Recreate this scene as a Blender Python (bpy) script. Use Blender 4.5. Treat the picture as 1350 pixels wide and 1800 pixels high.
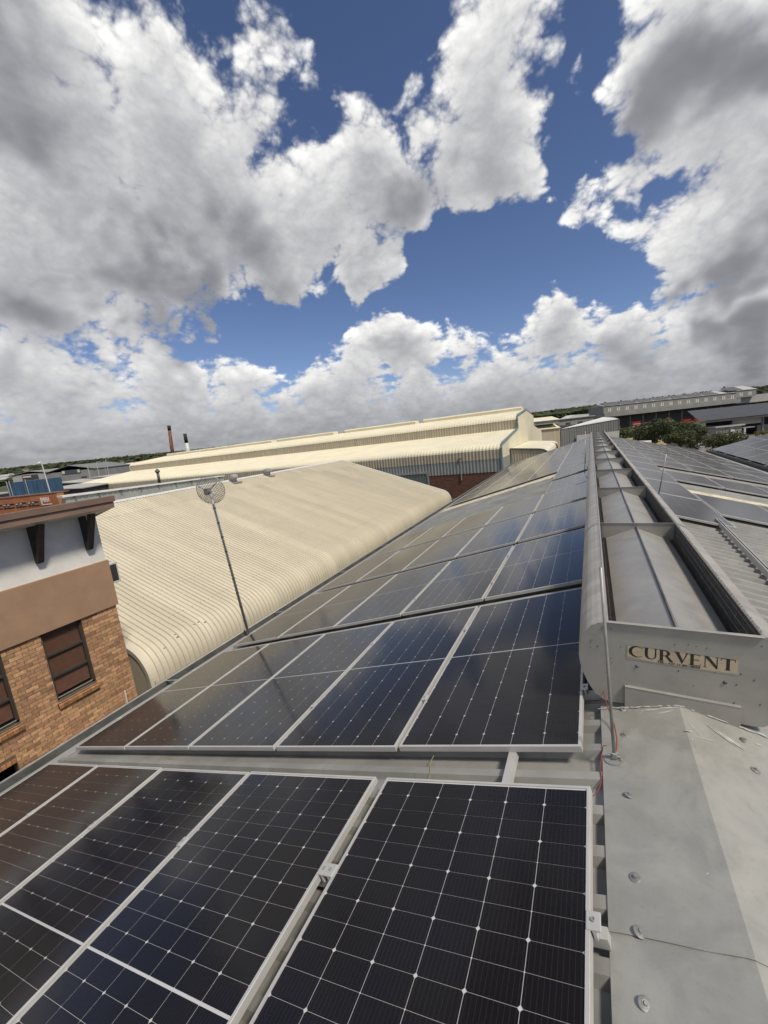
import bpy, bmesh, math, random
from mathutils import Vector, Matrix
random.seed(7)
R_ = math.radians
for o in list(bpy.data.objects):
    bpy.data.objects.remove(o)
scene = bpy.context.scene
COL = scene.collection

# ------------------------------------------------------------------ camera
cam_data = bpy.data.cameras.new('camera')
cam = bpy.data.objects.new('camera', cam_data)
COL.objects.link(cam)
cam_data.sensor_fit = 'HORIZONTAL'
cam_data.sensor_width = 36.0
cam_data.lens = 715.84 / 1350.0 * 36.0
cam_data.clip_start = 0.05
cam_data.clip_end = 20000
_r = Vector((0.8909, 0.4424, -0.1029))
_u = Vector((0.0093, 0.2089, 0.9779))
_f = _u.cross(_r).normalized()            # forward
_r = _f.cross(_u).normalized()
_u = _r.cross(_f).normalized()
cam.matrix_world = Matrix(((_r.x, _u.x, -_f.x, 0.062), (_r.y, _u.y, -_f.y, -2.063), (_r.z, _u.z, -_f.z, 1.699), (0, 0, 0, 1)))
scene.camera = cam

# ------------------------------------------------------------------ light
SUN_EL, SUN_AZ = R_(56), R_(110)           # azimuth clockwise from +Y
SUN_DIR = Vector((math.sin(SUN_AZ) * math.cos(SUN_EL), math.cos(SUN_AZ) * math.cos(SUN_EL), math.sin(SUN_EL)))
sl = bpy.data.lights.new('sun', 'SUN')
sl.energy = 2.6
sl.angle = R_(8.0)          # veiled by thin cloud: soft shadow edges
sl.color = (1.0, 0.92, 0.78)
sun = bpy.data.objects.new('sun', sl)
COL.objects.link(sun)
sun.location = (0, 0, 60)
sun.rotation_euler = SUN_DIR.to_track_quat('Z', 'Y').to_euler()
scene.view_settings.view_transform = 'Standard'
scene.view_settings.look = 'None'
scene.view_settings.gamma = 1
scene.view_settings.exposure = 0.28
scene.view_settings.use_curve_mapping = False

# ------------------------------------------------------------------ sky
# direction x, y, z, radius, weight of every cloud mass over the horizon ahead
CLOUDS = [(-0.685,0.418,0.597,0.151,1.00),(-0.730,0.462,0.504,0.204,1.00),(-0.824,0.427,0.372,0.182,1.00),(-0.603,0.563,0.566,0.139,0.90),
    (-0.653,0.608,0.451,0.223,1.00),(-0.497,0.627,0.600,0.072,0.60),(-0.444,0.631,0.637,0.057,0.60),(-0.561,0.635,0.531,0.126,0.80),
    (-0.560,0.722,0.406,0.161,1.00),(-0.747,0.561,0.356,0.126,0.90),(-0.406,0.703,0.584,0.038,0.30),(-0.373,0.709,0.598,0.029,0.25),
    (-0.398,0.676,0.620,0.019,0.20),(-0.369,0.747,0.552,0.063,0.60),(-0.375,0.786,0.492,0.130,0.90),(-0.325,0.824,0.464,0.123,0.90),
    (-0.242,0.804,0.543,0.071,0.70),(-0.150,0.802,0.578,0.107,0.90),(-0.118,0.787,0.606,0.084,0.80),(-0.062,0.797,0.601,0.039,0.50),
    (-0.167,0.856,0.489,0.132,1.00),(-0.104,0.885,0.454,0.064,0.60),(-0.471,0.762,0.445,0.126,0.90),(-0.348,0.837,0.421,0.058,0.40),
    (-0.496,0.579,0.647,0.018,0.20),(-0.420,0.826,0.375,0.069,1.10),(-0.395,0.849,0.350,0.084,1.30),(-0.355,0.865,0.355,0.056,0.90),
    (-0.017,0.836,0.549,0.018,0.30),(-0.022,0.852,0.523,0.014,0.22),(0.123,0.845,0.521,0.131,1.00),(0.209,0.854,0.475,0.122,1.00),
    (0.061,0.863,0.502,0.055,0.50),(0.022,0.867,0.498,0.031,0.30),(0.170,0.896,0.410,0.096,0.80),(0.074,0.912,0.404,0.062,0.60),
    (0.006,0.905,0.425,0.052,0.40),(-0.023,0.928,0.371,0.056,0.35),(-0.072,0.929,0.363,0.039,0.22),(0.218,0.932,0.290,0.134,1.00),
    (0.128,0.941,0.312,0.081,0.70),(0.087,0.950,0.300,0.054,0.40),(0.239,0.898,0.369,0.076,0.80),(0.173,0.957,0.232,0.078,0.70),
    (0.254,0.958,0.131,0.117,0.90),(0.186,0.971,0.148,0.081,0.70),(0.058,0.985,0.165,0.081,0.80),(-0.018,0.987,0.161,0.065,0.50),
    (-0.084,0.968,0.235,0.054,0.62),(-0.105,0.971,0.214,0.049,0.60),(-0.070,0.977,0.203,0.064,0.80),(-0.066,0.982,0.175,0.069,0.90),
    (-0.117,0.979,0.167,0.069,0.50),(-0.234,0.956,0.174,0.086,0.50),(-0.388,0.891,0.237,0.056,0.70),(-0.412,0.884,0.219,0.049,0.60),
    (-0.380,0.905,0.191,0.076,1.00),(-0.448,0.873,0.190,0.076,0.50),(-0.347,0.925,0.153,0.090,0.50),(-0.794,0.548,0.263,0.080,0.70),
    (-0.829,0.508,0.232,0.068,0.60),(-0.867,0.422,0.265,0.113,0.80),(-0.872,0.385,0.303,0.032,0.50),(-0.660,0.729,0.179,0.109,0.50),
    (-0.555,0.816,0.164,0.102,0.45),(-0.762,0.604,0.234,0.053,0.40),(-0.887,0.439,0.142,0.151,0.70),(-0.787,0.602,0.136,0.135,0.60),
    (0.158,0.987,0.034,0.148,0.60),(-0.158,0.985,0.066,0.162,0.60),(-0.526,0.847,0.072,0.187,0.60),]
BASES = [(-0.712,0.415,0.567,0.160,1.00),(-0.773,0.409,0.486,0.123,0.90),(-0.610,0.644,0.461,0.105,0.75),(-0.617,0.684,0.389,0.176,0.85),
    (-0.727,0.601,0.332,0.143,1.00),(-0.586,0.737,0.338,0.124,0.75),(-0.782,0.525,0.336,0.103,0.70),(-0.304,0.832,0.465,0.122,0.52),
    (-0.221,0.854,0.471,0.123,0.55),(-0.346,0.834,0.430,0.106,0.50),(-0.383,0.795,0.470,0.091,0.35),(-0.239,0.868,0.435,0.081,0.45),
    (-0.153,0.876,0.457,0.066,0.30),(-0.157,0.855,0.494,0.054,0.40),(0.145,0.855,0.497,0.120,1.00),(0.213,0.865,0.454,0.105,1.00),
    (0.107,0.870,0.480,0.058,0.75),(0.215,0.952,0.220,0.091,1.00),(0.153,0.962,0.225,0.062,0.85),(0.250,0.936,0.248,0.054,0.70),
    (0.257,0.961,0.099,0.085,0.85),(0.204,0.972,0.115,0.054,0.65),(-0.879,0.413,0.237,0.122,0.62),(-0.853,0.473,0.221,0.075,0.55),
    (-0.790,0.564,0.242,0.049,0.55),(-0.405,0.855,0.325,0.034,0.45),(-0.394,0.905,0.159,0.064,0.40),(-0.077,0.984,0.161,0.051,0.40),
    (0.054,0.990,0.131,0.062,0.45),]
GAPS = [(-0.518,0.675,0.525,0.032,0.80),(-0.418,0.728,0.543,0.040,0.60),(0.104,0.925,0.365,0.018,0.45),(-0.533,0.573,0.623,0.044,0.50),
    (-0.520,0.558,0.646,0.031,0.60),(-0.316,0.710,0.629,0.087,0.90),(-0.020,0.888,0.460,0.051,0.70),(-0.621,0.740,0.257,0.124,1.00),
    (-0.529,0.804,0.272,0.084,0.80),(-0.250,0.914,0.319,0.102,1.00),(-0.140,0.941,0.309,0.120,1.00),(-0.025,0.958,0.284,0.092,1.00),
    (0.052,0.965,0.256,0.067,0.90),(-0.258,0.882,0.395,0.052,0.60),(-0.560,0.801,0.213,0.074,0.60),(-0.467,0.830,0.305,0.040,0.90),
    (-0.488,0.797,0.357,0.029,0.70),(-0.303,0.880,0.366,0.044,0.90),(-0.380,0.876,0.296,0.035,0.70),(-0.518,0.798,0.309,0.058,0.90),
    (-0.226,0.944,0.241,0.070,0.70),(0.014,0.829,0.560,0.032,0.70),(-0.011,0.872,0.490,0.036,0.70),(0.072,0.898,0.435,0.028,0.50),
    (-0.290,0.753,0.591,0.033,0.70),(-0.475,0.707,0.525,0.023,0.60),(-0.505,0.816,0.281,0.071,0.80),(-0.324,0.901,0.288,0.070,0.80),
    (-0.745,0.629,0.223,0.024,0.40),]

world = bpy.data.worlds.new('World')
scene.world = world
world.use_nodes = True

class NT:
    """small helper round a node tree"""
    def __init__(s, tree):
        s.t = tree
    def n(s, typ, **kw):
        nd = s.t.nodes.new(typ)
        for k, v in kw.items():
            setattr(nd, k, v)
        return nd
    def put(s, sock, v):
        if hasattr(v, 'links'):
            s.t.links.new(v, sock)
        elif v is not None:
            if hasattr(sock, 'default_value'):
                try:
                    sock.default_value = v
                except Exception:
                    if isinstance(v, (tuple, list)) and len(v) == 3:
                        sock.default_value = (*v, 1)
                    else:
                        raise
    def m(s, op, a, b=None, c=None, clamp=False):
        nd = s.n('ShaderNodeMath', operation=op, use_clamp=clamp)
        for i, v in enumerate((a, b, c)):
            s.put(nd.inputs[i], v)
        return nd.outputs[0]
    def v(s, op, a, b=None, c=None, scale=None):
        nd = s.n('ShaderNodeVectorMath', operation=op)
        for i, w in enumerate((a, b, c)):
            if w is not None:
                s.put(nd.inputs[i], w)
        if scale is not None:
            s.put(nd.inputs['Scale'], scale)
        return nd.outputs['Value'] if op in ('DISTANCE', 'DOT_PRODUCT', 'LENGTH') else nd.outputs[0]
    def noise(s, vec, scale, detail=2, rough=.5, lac=2.0, dist=0.0, color=False):
        nd = s.n('ShaderNodeTexNoise')
        if vec is not None:
            s.put(nd.inputs['Vector'], vec)
        nd.inputs['Scale'].default_value = scale
        nd.inputs['Detail'].default_value = detail
        nd.inputs['Roughness'].default_value = rough
        nd.inputs['Lacunarity'].default_value = lac
        nd.inputs['Distortion'].default_value = dist
        return nd.outputs['Color'] if color else nd.outputs[0]
    def rng(s, v, a, b, c=0.0, d=1.0, smooth=True):
        nd = s.n('ShaderNodeMapRange')
        nd.interpolation_type = 'SMOOTHSTEP' if smooth else 'LINEAR'
        s.put(nd.inputs[0], v)
        for i, w in enumerate((a, b, c, d)):
            s.put(nd.inputs[i + 1], w)
        return nd.outputs[0]
    def mix(s, f, a, b, mode='MIX'):
        nd = s.n('ShaderNodeMix', data_type='RGBA', blend_type=mode)
        s.put(nd.inputs[0], f)
        s.put(nd.inputs[6], a if hasattr(a, 'links') else (*a[:3], 1))
        s.put(nd.inputs[7], b if hasattr(b, 'links') else (*b[:3], 1))
        return nd.outputs[2]
    def ramp(s, f, stops):
        nd = s.n('ShaderNodeValToRGB')
        e = nd.color_ramp.elements
        while len(e) < len(stops):
            e.new(0.5)
        for el, (p, c) in zip(e, stops):
            el.position = p
            el.color = (*c, 1)
        s.put(nd.inputs[0], f)
        return nd.outputs[0]

# ---- cumulus field, worked out once on an azimuth / elevation grid
import numpy as np
_rs = np.random.RandomState(11)
_perm = _rs.permutation(256)
_perm = np.concatenate([_perm, _perm, _perm]).astype(np.int32)
_g = _rs.normal(size=(256, 3))
_g = (_g / np.linalg.norm(_g, axis=1)[:, None]).astype(np.float32)

def perlin(p):
    i = np.floor(p).astype(np.int32)
    f = (p - i).astype(np.float32)
    i &= 255
    u = f * f * f * (f * (f * 6 - 15) + 10)
    x0, y0, z0 = i[..., 0], i[..., 1], i[..., 2]
    out = 0
    for dx in (0, 1):
        a = _perm[x0 + dx]
        wx = u[..., 0] if dx else 1 - u[..., 0]
        for dy in (0, 1):
            b = _perm[a + y0 + dy]
            wy = wx * (u[..., 1] if dy else 1 - u[..., 1])
            for dz in (0, 1):
                g = _g[_perm[b + z0 + dz]]
                dot = g[..., 0] * (f[..., 0] - dx) + g[..., 1] * (f[..., 1] - dy) + g[..., 2] * (f[..., 2] - dz)
                out = out + dot * wy * (u[..., 2] if dz else 1 - u[..., 2])
    return out

def fbm(p, scale, octs, gain=.5, billow=False, off=0.0):
    s, a, out = scale, 1.0, 0
    for k in range(octs):
        n = perlin(p * s + (13.7 * k + off))
        out = out + a * ((np.abs(n) * 2 - .5) if billow else n)
        s *= 2.03
        a *= gain
    return out

def smoothstep(x, a, b):
    t = np.clip((x - a) / (b - a), 0, 1)
    return t * t * (3 - 2 * t)

def blob_max(d, blobs, floor=-3.0):
    out = np.full(d.shape[:-1], floor, np.float32)
    for x, y, z, r, a in blobs:
        q = np.sqrt((d[..., 0] - x) ** 2 + (d[..., 1] - y) ** 2 + (d[..., 2] - z) ** 2)
        w = (a - a / r * q).astype(np.float32)
        h = np.maximum(0.14 - np.abs(out - w), 0) / 0.14
        out = np.maximum(out, w) + h * h * 0.14 * .25
    return out

AHEAD = (-0.43, 0.84, 0.33)

def cloud_rows(az, el):
    """colour and cover of the clouds on the grid az x el (radians)"""
    A, E_ = np.meshgrid(az.astype(np.float32), el.astype(np.float32))
    d = np.stack([np.sin(A) * np.cos(E_), np.cos(A) * np.cos(E_), np.sin(E_)], -1)
    z = d[..., 2]
    far = 1 - np.clip(z / .40, 0, 1)
    dn = d * np.array((1, 1, 1.35), np.float32)
    warp = np.stack([fbm(d, 5, 4, .5, off=o) for o in (3.1, 41.7, 77.3)], -1)
    dw = d + warp * .055
    body = blob_max(dw, CLOUDS)
    ahead = np.sqrt(((d - np.array(AHEAD, np.float32)) ** 2).sum(-1))
    gen = fbm(d * np.array((1, 1, 1.5), np.float32), 2.4, 2, .5, off=5.0) * 3.0 + .42
    gen = gen - 3 * (1 - smoothstep(ahead, .66, 1.0))
    deck = 1.0 - 6.6 * z
    body = np.maximum(np.maximum(body, gen), deck)
    body = body - np.maximum(blob_max(dw, GAPS, 0.0), 0)
    body = np.minimum(body, .75)
    n1 = fbm(dn, 7.5, 8, .52, off=9.0)
    bl = fbm(dn + warp * .02, 15, 6, .55, billow=True, off=2.0)
    hor = fbm(d * np.array((1, 1, 3.0), np.float32), 26, 6, .58, off=30.0)
    bf = fbm(dn + warp * .015, 42, 5, .55, billow=True, off=6.0)
    F = body + .08 + n1 * .36 + bl * .30 * (1 - .4 * far) + bf * .12 + hor * .48 * far ** 1.5
    soft = .10 + .16 * smoothstep(z, .25, .7)
    cover = smoothstep(F, 0.0, soft + .16)
    rho = np.clip(F + .02, 0, .9) + .06 * np.clip(F, 0, 1)
    # light comes down from above: depth of cloud passed on the way
    tau = np.zeros_like(F)
    rows = np.arange(len(el), dtype=np.float32)
    de = el[1] - el[0]
    scale = (np.sin(np.clip(el, 0, 2)) * .9 + .10)
    last = 0.0
    for s in (.010, .022, .038, .058, .085, .12, .17):
        r = np.clip(rows + s * scale / de, 0, len(el) - 1.001)
        i = r.astype(int)
        w = (r - i)[:, None].astype(np.float32)
        tau += (rho[i] * (1 - w) + rho[i + 1] * w) * (s - last) * 9.5
        last = s
    base = np.maximum(blob_max(d + warp * .15, BASES, 0.0), 0)
    base = np.maximum(base, np.clip(fbm(d, 2.0, 2, .5, off=8.0) * 1.6 + .35, 0, .9) * smoothstep(ahead, .66, 1.0))
    base = np.minimum(base, 1) * (.9 + .9 * n1)
    direct = (.2 * np.exp(-.5 * tau) + .8 * np.exp(-1.0 * tau)) * (1 - .90 * smoothstep(base, .0, .58))
    inner = np.exp(-1.5 * np.clip(F, 0, 1))
    lum = .225 + .12 * inner - .085 * smoothstep(base, .1, .9) + .80 * direct * (.88 + .30 * bl + .17 * bf)
    lum = lum + .06 * n1 + .02 * bl
    low = 1 - smoothstep(z, .02, .20)
    lum = lum * (1 - .50 * low) + .50 * low * (.25 + .16 * hor)
    lum = np.clip(lum, .16, .97)
    t = np.clip((lum - .2) / .6, 0, 1)[..., None]
    tint = np.array((.965, .985, 1.07), np.float32) * (1 - t) + np.array((1.0, .995, .975), np.float32) * t
    return lum[..., None] * tint, cover

def cloud_image():
    W, H = 4096, 1024
    img = np.zeros((H, W, 4), np.float32)
    az = (np.arange(W // 4) + .5) / (W // 4) * 2 * np.pi - np.pi
    el = (np.arange(H // 4) + .5) / (H // 4) * np.pi / 2
    c, a = cloud_rows(az, el)
    lo = np.concatenate([c, a[..., None]], -1).astype(np.float32)
    # spread the coarse grid over the fine one
    def up(x, axis):
        n = x.shape[axis]
        p = (np.arange(n * 4) + .5) / 4 - .5
        i0 = np.floor(p).astype(int)
        w = (p - i0).astype(np.float32)
        w = w[:, None, None] if axis == 0 else w[None, :, None]
        if axis == 0:
            return np.take(x, np.clip(i0, 0, n - 1), 0) * (1 - w) + np.take(x, np.clip(i0 + 1, 0, n - 1), 0) * w
        return np.take(x, i0 % n, 1) * (1 - w) + np.take(x, (i0 + 1) % n, 1) * w
    img[:] = up(up(lo, 0), 1)
    azf = (np.arange(W) + .5) / W * 2 * np.pi - np.pi
    elf = (np.arange(H) + .5) / H * np.pi / 2
    j0, j1 = np.searchsorted(azf, [R_(-88), R_(36)])
    i1 = np.searchsorted(elf, R_(64))
    c, a = cloud_rows(azf[j0:j1], elf[:i1])
    hi = np.concatenate([c, a[..., None]], -1)
    # soft seam between both grids
    wj = np.clip(np.minimum(np.arange(j1 - j0), np.arange(j1 - j0)[::-1]) / 60, 0, 1)[None, :, None]
    wi = np.clip((i1 - 1 - np.arange(i1)) / 60, 0, 1)[:, None, None]
    w = (wj * wi).astype(np.float32)
    img[:i1, j0:j1] = img[:i1, j0:j1] * (1 - w) + hi * w
    im = bpy.data.images.new('cumulus', W, H, alpha=True, float_buffer=True)
    im.colorspace_settings.name = 'Non-Color'
    im.alpha_mode = 'CHANNEL_PACKED'
    im.pixels.foreach_set(img.ravel())
    im.update()
    im.pack()
    return im

def build_sky():
    T = NT(world.node_tree)
    T.t.nodes.clear()
    out = T.n('ShaderNodeOutputWorld')
    bg = T.n('ShaderNodeBackground')
    sky = T.n('ShaderNodeTexSky', sky_type='NISHITA')
    sky.sun_disc = False
    sky.sun_elevation = SUN_EL
    sky.sun_rotation = SUN_AZ
    sky.altitude = 1700
    sky.air_density = 1.0
    sky.dust_density = 0.6
    sky.ozone_density = 2.5
    d = T.n('ShaderNodeTexCoord').outputs['Generated']
    sep = T.n('ShaderNodeSeparateXYZ')
    T.put(sep.inputs[0], d)
    x, y, z = sep.outputs
    u = T.m('MULTIPLY_ADD', T.m('ARCTAN2', x, y), 1 / (2 * math.pi), .5)
    v = T.m('MULTIPLY', T.m('ARCSINE', T.m('MAXIMUM', z, 0.001)), 2 / math.pi)
    cmb = T.n('ShaderNodeCombineXYZ')
    T.put(cmb.inputs[0], u)
    T.put(cmb.inputs[1], v)
    tex = T.n('ShaderNodeTexImage', interpolation='Linear', extension='EXTEND')
    tex.image = cloud_image()
    T.put(tex.inputs[0], cmb.outputs[0])
    blue = T.v('MULTIPLY', sky.outputs[0], SKY_TINT)
    cloud = T.v('SCALE', tex.outputs[0], scale=9.0)
    T.put(bg.inputs[0], T.mix(tex.outputs[1], blue, cloud))
    bg.inputs[1].default_value = 0.1
    T.put(out.inputs[0], bg.outputs[0])
    world.cycles.sampling_method = 'MANUAL'
    world.cycles.sample_map_resolution = 512
SKY_TINT = (0.72, 0.71, 0.80)
build_sky()


# ------------------------------------------------------------------ helpers
def new_obj(name, mesh, mat=None, parent=None, loc=None, rot=None):
    o = bpy.data.objects.new(name, mesh)
    COL.objects.link(o)
    if mat is not None and mesh is not None and not mesh.materials:
        mesh.materials.append(mat)
    if parent is not None:
        o.parent = parent
    if loc is not None:
        o.location = loc
    if rot is not None:
        o.rotation_euler = rot
    return o

def thing(name, label, cat, loc=(0, 0, 0), rot=(0, 0, 0), group=None):
    o = bpy.data.objects.new(name, None)
    COL.objects.link(o)
    o.location = loc
    o.rotation_euler = rot
    o.empty_display_size = .2
    return tag(o, label, cat, group)

def tag(o, label=None, cat=None, group=None, kind=None):
    if label: o['label'] = label
    if cat: o['category'] = cat
    if group: o['group'] = group
    if kind: o['kind'] = kind
    return o

def mesh(name, verts, faces, smooth=False, uvs=None):
    me = bpy.data.meshes.new(name)
    me.from_pydata(verts, [], faces)
    if uvs is not None:
        l = me.uv_layers.new(name='UVMap')
        l.data.foreach_set('uv', [c for p in uvs for c in p])
    if smooth:
        me.polygons.foreach_set('use_smooth', [True] * len(me.polygons))
    me.update()
    return me

class MB:
    """collects simple shapes into one mesh"""
    def __init__(s):
        s.v, s.f = [], []
    def add(s, v, f):
        b = len(s.v)
        s.v += [tuple(p) for p in v]
        s.f += [tuple(i + b for i in q) for q in f]
        return s
    def box(s, a, b):
        (x0, y0, z0), (x1, y1, z1) = a, b
        v = [(x0, y0, z0), (x1, y0, z0), (x1, y1, z0), (x0, y1, z0), (x0, y0, z1), (x1, y0, z1), (x1, y1, z1), (x0, y1, z1)]
        return s.add(v, [(3, 2, 1, 0), (4, 5, 6, 7), (0, 1, 5, 4), (1, 2, 6, 5), (2, 3, 7, 6), (3, 0, 4, 7)])
    def cbox(s, c, d):
        return s.box([c[i] - d[i] / 2 for i in range(3)], [c[i] + d[i] / 2 for i in range(3)])
    def bbox(s, a, b, r=.004):
        """box with small chamfers on all edges"""
        bm = bmesh.new()
        bmesh.ops.create_cube(bm, size=1)
        for v in bm.verts:
            v.co = Vector([a[i] if v.co[i] < 0 else b[i] for i in range(3)])
        bmesh.ops.bevel(bm, geom=bm.edges[:], offset=r, segments=1, affect='EDGES')
        bm.verts.index_update()
        s.add([v.co[:] for v in bm.verts], [[v.index for v in f.verts] for f in bm.faces])
        bm.free()
        return s
    def prism(s, poly, axis, a, b):
        """polygon in the two other axes, pulled from a to b along axis"""
        n = len(poly)
        def P(p, t):
            q = list(p)
            q.insert(axis, t)
            return q
        v = [P(p, a) for p in poly] + [P(p, b) for p in poly]
        f = [tuple(range(n))[::-1], tuple(range(n, 2 * n))] + [(i, (i + 1) % n, n + (i + 1) % n, n + i) for i in range(n)]
        return s.add(v, f)
    def tube(s, pts, r, n=8, cap=True):
        pts = [Vector(p) for p in pts]
        rs = r if isinstance(r, (list, tuple)) else [r] * len(pts)
        rings = []
        v = []
        for i, p in enumerate(pts):
            d = (pts[min(i + 1, len(pts) - 1)] - pts[max(i - 1, 0)])
            d = d.normalized() if d.length > 1e-9 else Vector((0, 0, 1))
            a = d.cross(Vector((0, 0, 1)) if abs(d.z) < .9 else Vector((0, 1, 0))).normalized()
            b = d.cross(a)
            for k in range(n):
                t = 2 * math.pi * k / n
                v.append(p + (a * math.cos(t) + b * math.sin(t)) * rs[i])
        f = []
        for i in range(len(pts) - 1):
            for k in range(n):
                f.append((i * n + k, i * n + (k + 1) % n, (i + 1) * n + (k + 1) % n, (i + 1) * n + k))
        if cap:
            f += [tuple(range(n)), tuple(range((len(pts) - 1) * n, len(pts) * n))[::-1]]
        return s.add(v, f)
    def lathe(s, prof, c=(0, 0, 0), n=16):
        v, f = [], []
        for r, z in prof:
            for k in range(n):
                t = 2 * math.pi * k / n
                v.append((c[0] + r * math.cos(t), c[1] + r * math.sin(t), c[2] + z))
        for i in range(len(prof) - 1):
            for k in range(n):
                f.append((i * n + k, i * n + (k + 1) % n, (i + 1) * n + (k + 1) % n, (i + 1) * n + k))
        f += [tuple(range(n))[::-1], tuple(range((len(prof) - 1) * n, len(prof) * n))]
        return s.add(v, f)
    def grid(s, rows):
        """surface through rows of points"""
        n = len(rows[0])
        v = [p for r in rows for p in r]
        f = [(i * n + k, i * n + k + 1, (i + 1) * n + k + 1, (i + 1) * n + k) for i in range(len(rows) - 1) for k in range(n - 1)]
        return s.add(v, f)
    def mesh(s, name='m', smooth=False):
        return mesh(name, s.v, s.f, smooth)
    def obj(s, name, mat, parent=None, smooth=False, **kw):
        me = s.mesh(name, smooth)
        bm = bmesh.new()
        bm.from_mesh(me)
        bmesh.ops.recalc_face_normals(bm, faces=bm.faces)
        bm.to_mesh(me)
        bm.free()
        if smooth:
            me.polygons.foreach_set('use_smooth', [True] * len(me.polygons))
        return new_obj(name, me, mat, parent, **kw)

# ------------------------------------------------------------------ materials
MATS = {}
def material(name, col, rough=.6, metal=0.0, var=0.0, var_scale=3.0, col2=None, spots=0.0, bump=0.0, bump_scale=40.0,
             rnd=0.0, island=False, spec=.5, stretch=None, coat=0.0, grain=0.0, streak=0.0):
    m = bpy.data.materials.new(name)
    m.use_nodes = True
    T = NT(m.node_tree)
    T.t.nodes.clear()
    out = T.n('ShaderNodeOutputMaterial')
    b = T.n('ShaderNodeBsdfPrincipled')
    pos = T.n('ShaderNodeNewGeometry').outputs['Position']
    if stretch:
        pos = T.v('MULTIPLY', pos, stretch)
    c = None
    if var > 0:
        n = T.noise(pos, var_scale, 6, .62, dist=.4)
        dark = tuple(x * (1 - var) for x in col)
        lite = col2 if col2 else tuple(min(1, x * (1 + var)) for x in col)
        c = T.mix(T.rng(n, .32, .68), dark, lite)
    else:
        c = T.mix(0.0, col, col)
    if grain > 0:
        g = T.noise(pos, 160, 3, .6)
        c = T.mix(1.0, c, T.v('SCALE', (1, 1, 1), scale=T.m('MULTIPLY_ADD', g, grain * 2, 1 - grain)), 'MULTIPLY')
    if spots > 0:
        n2 = T.noise(pos, var_scale * 6, 4, .6)
        c = T.mix(T.m('MULTIPLY', T.rng(n2, .60, .72), spots), c, tuple(x * .45 for x in col))
    if streak > 0:     # rusty run-off bands round the sheet
        yy = T.n('ShaderNodeSeparateXYZ')
        T.put(yy.inputs[0], T.n('ShaderNodeNewGeometry').outputs['Position'])
        cy = T.n('ShaderNodeCombineXYZ')
        T.put(cy.inputs[0], yy.outputs[1])
        T.put(cy.inputs[1], T.m('MULTIPLY', yy.outputs[2], .25))
        bnd = T.noise(cy.outputs[0], 3.4, 5, .7)
        c = T.mix(T.m('MULTIPLY', T.rng(bnd, .56, .72), streak), c, (.25, .185, .13))
    if rnd > 0:
        r = T.n('ShaderNodeNewGeometry').outputs['Random Per Island'] if island else T.n('ShaderNodeObjectInfo').outputs['Random']
        hsv = T.n('ShaderNodeHueSaturation')
        T.put(hsv.inputs['Color'], c)
        T.put(hsv.inputs['Value'], T.m('MULTIPLY_ADD', r, 2 * rnd, 1 - rnd))
        T.put(hsv.inputs['Hue'], T.m('MULTIPLY_ADD', T.m('FRACT', T.m('MULTIPLY', r, 7.13)), rnd * .05, .5 - rnd * .025))
        c = hsv.outputs[0]
    T.put(b.inputs['Base Color'], c)
    rr = T.noise(pos, var_scale * 2.3, 4, .6)
    T.put(b.inputs['Roughness'], T.m('MULTIPLY_ADD', rr, .3, max(rough - .15, .02)))
    b.inputs['Metallic'].default_value = metal
    b.inputs['Specular IOR Level'].default_value = spec
    b.inputs['Coat Weight'].default_value = coat
    if bump > 0:
        bp = T.n('ShaderNodeBump')
        bp.inputs['Strength'].default_value = bump
        bp.inputs['Distance'].default_value = .01
        T.put(bp.inputs['Height'], T.noise(pos, bump_scale, 5, .6))
        T.put(b.inputs['Normal'], bp.outputs[0])
    T.put(out.inputs[0], b.outputs[0])
    MATS[name] = m
    return m

M = {}
def mk(key, *a, **k):
    M[key] = material(key, *a, **k)

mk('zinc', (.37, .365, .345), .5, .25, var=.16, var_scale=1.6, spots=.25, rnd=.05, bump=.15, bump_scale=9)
mk('cap_zinc', (.40, .395, .365), .5, .25, var=.13, var_scale=4.5, spots=.18, bump=.22, bump_scale=5, grain=.05)
mk('vent_zinc', (.41, .40, .375), .45, .35, var=.10, var_scale=3.0, spots=.12, bump=.15, bump_scale=3)
mk('vent_shell', (.44, .42, .385), .5, .3, var=.14, var_scale=2.0, stretch=(1, 3.0, 1), spots=.25, streak=.55)
mk('alu', (.60, .595, .575), .55, .30, var=.05)
mk('galv', (.42, .415, .40), .5, .45, var=.14, var_scale=12)
mk('steel_dark', (.10, .10, .105), .5, .3, var=.2, var_scale=8)
mk('rust', (.20, .105, .075), .8, 0, var=.4, var_scale=20)
mk('white_back', (.72, .72, .73), .5)
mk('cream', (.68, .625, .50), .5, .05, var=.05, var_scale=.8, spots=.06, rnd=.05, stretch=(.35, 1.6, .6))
mk('cream_sunlit', (.80, .745, .57), .5, 0, var=.05, var_scale=.3)  # warehouse cream, brightened to put sunshine into the far buildings' colour
mk('clad_cream', (.47, .42, .33), .55, 0, var=.10, var_scale=.5, stretch=(4, 4, .4))
mk('clad_grey', (.30, .325, .32), .55, 0, var=.10, var_scale=.5, stretch=(4, 4, .4))
mk('trim_teal', (.17, .215, .205), .5)
mk('white_trim', (.70, .70, .68), .5, 0, var=.08)
mk('brick', (.50, .29, .16), .85, 0, var=.22, var_scale=14, rnd=.34, bump=.3, bump_scale=60)
mk('brick_rest', (.50, .29, .16), .85, 0, var=.22, var_scale=14, rnd=.34, island=True, bump=.3, bump_scale=60)
mk('sill_brick', (.52, .25, .105), .8, 0, var=.18, var_scale=16, rnd=.2, bump=.25, bump_scale=60)
mk('mortar', (.175, .125, .085), .95, 0, var=.2, var_scale=20)
mk('band', (.40, .25, .16), .85, 0, var=.07, var_scale=2.5, bump=.1, bump_scale=50)
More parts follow.
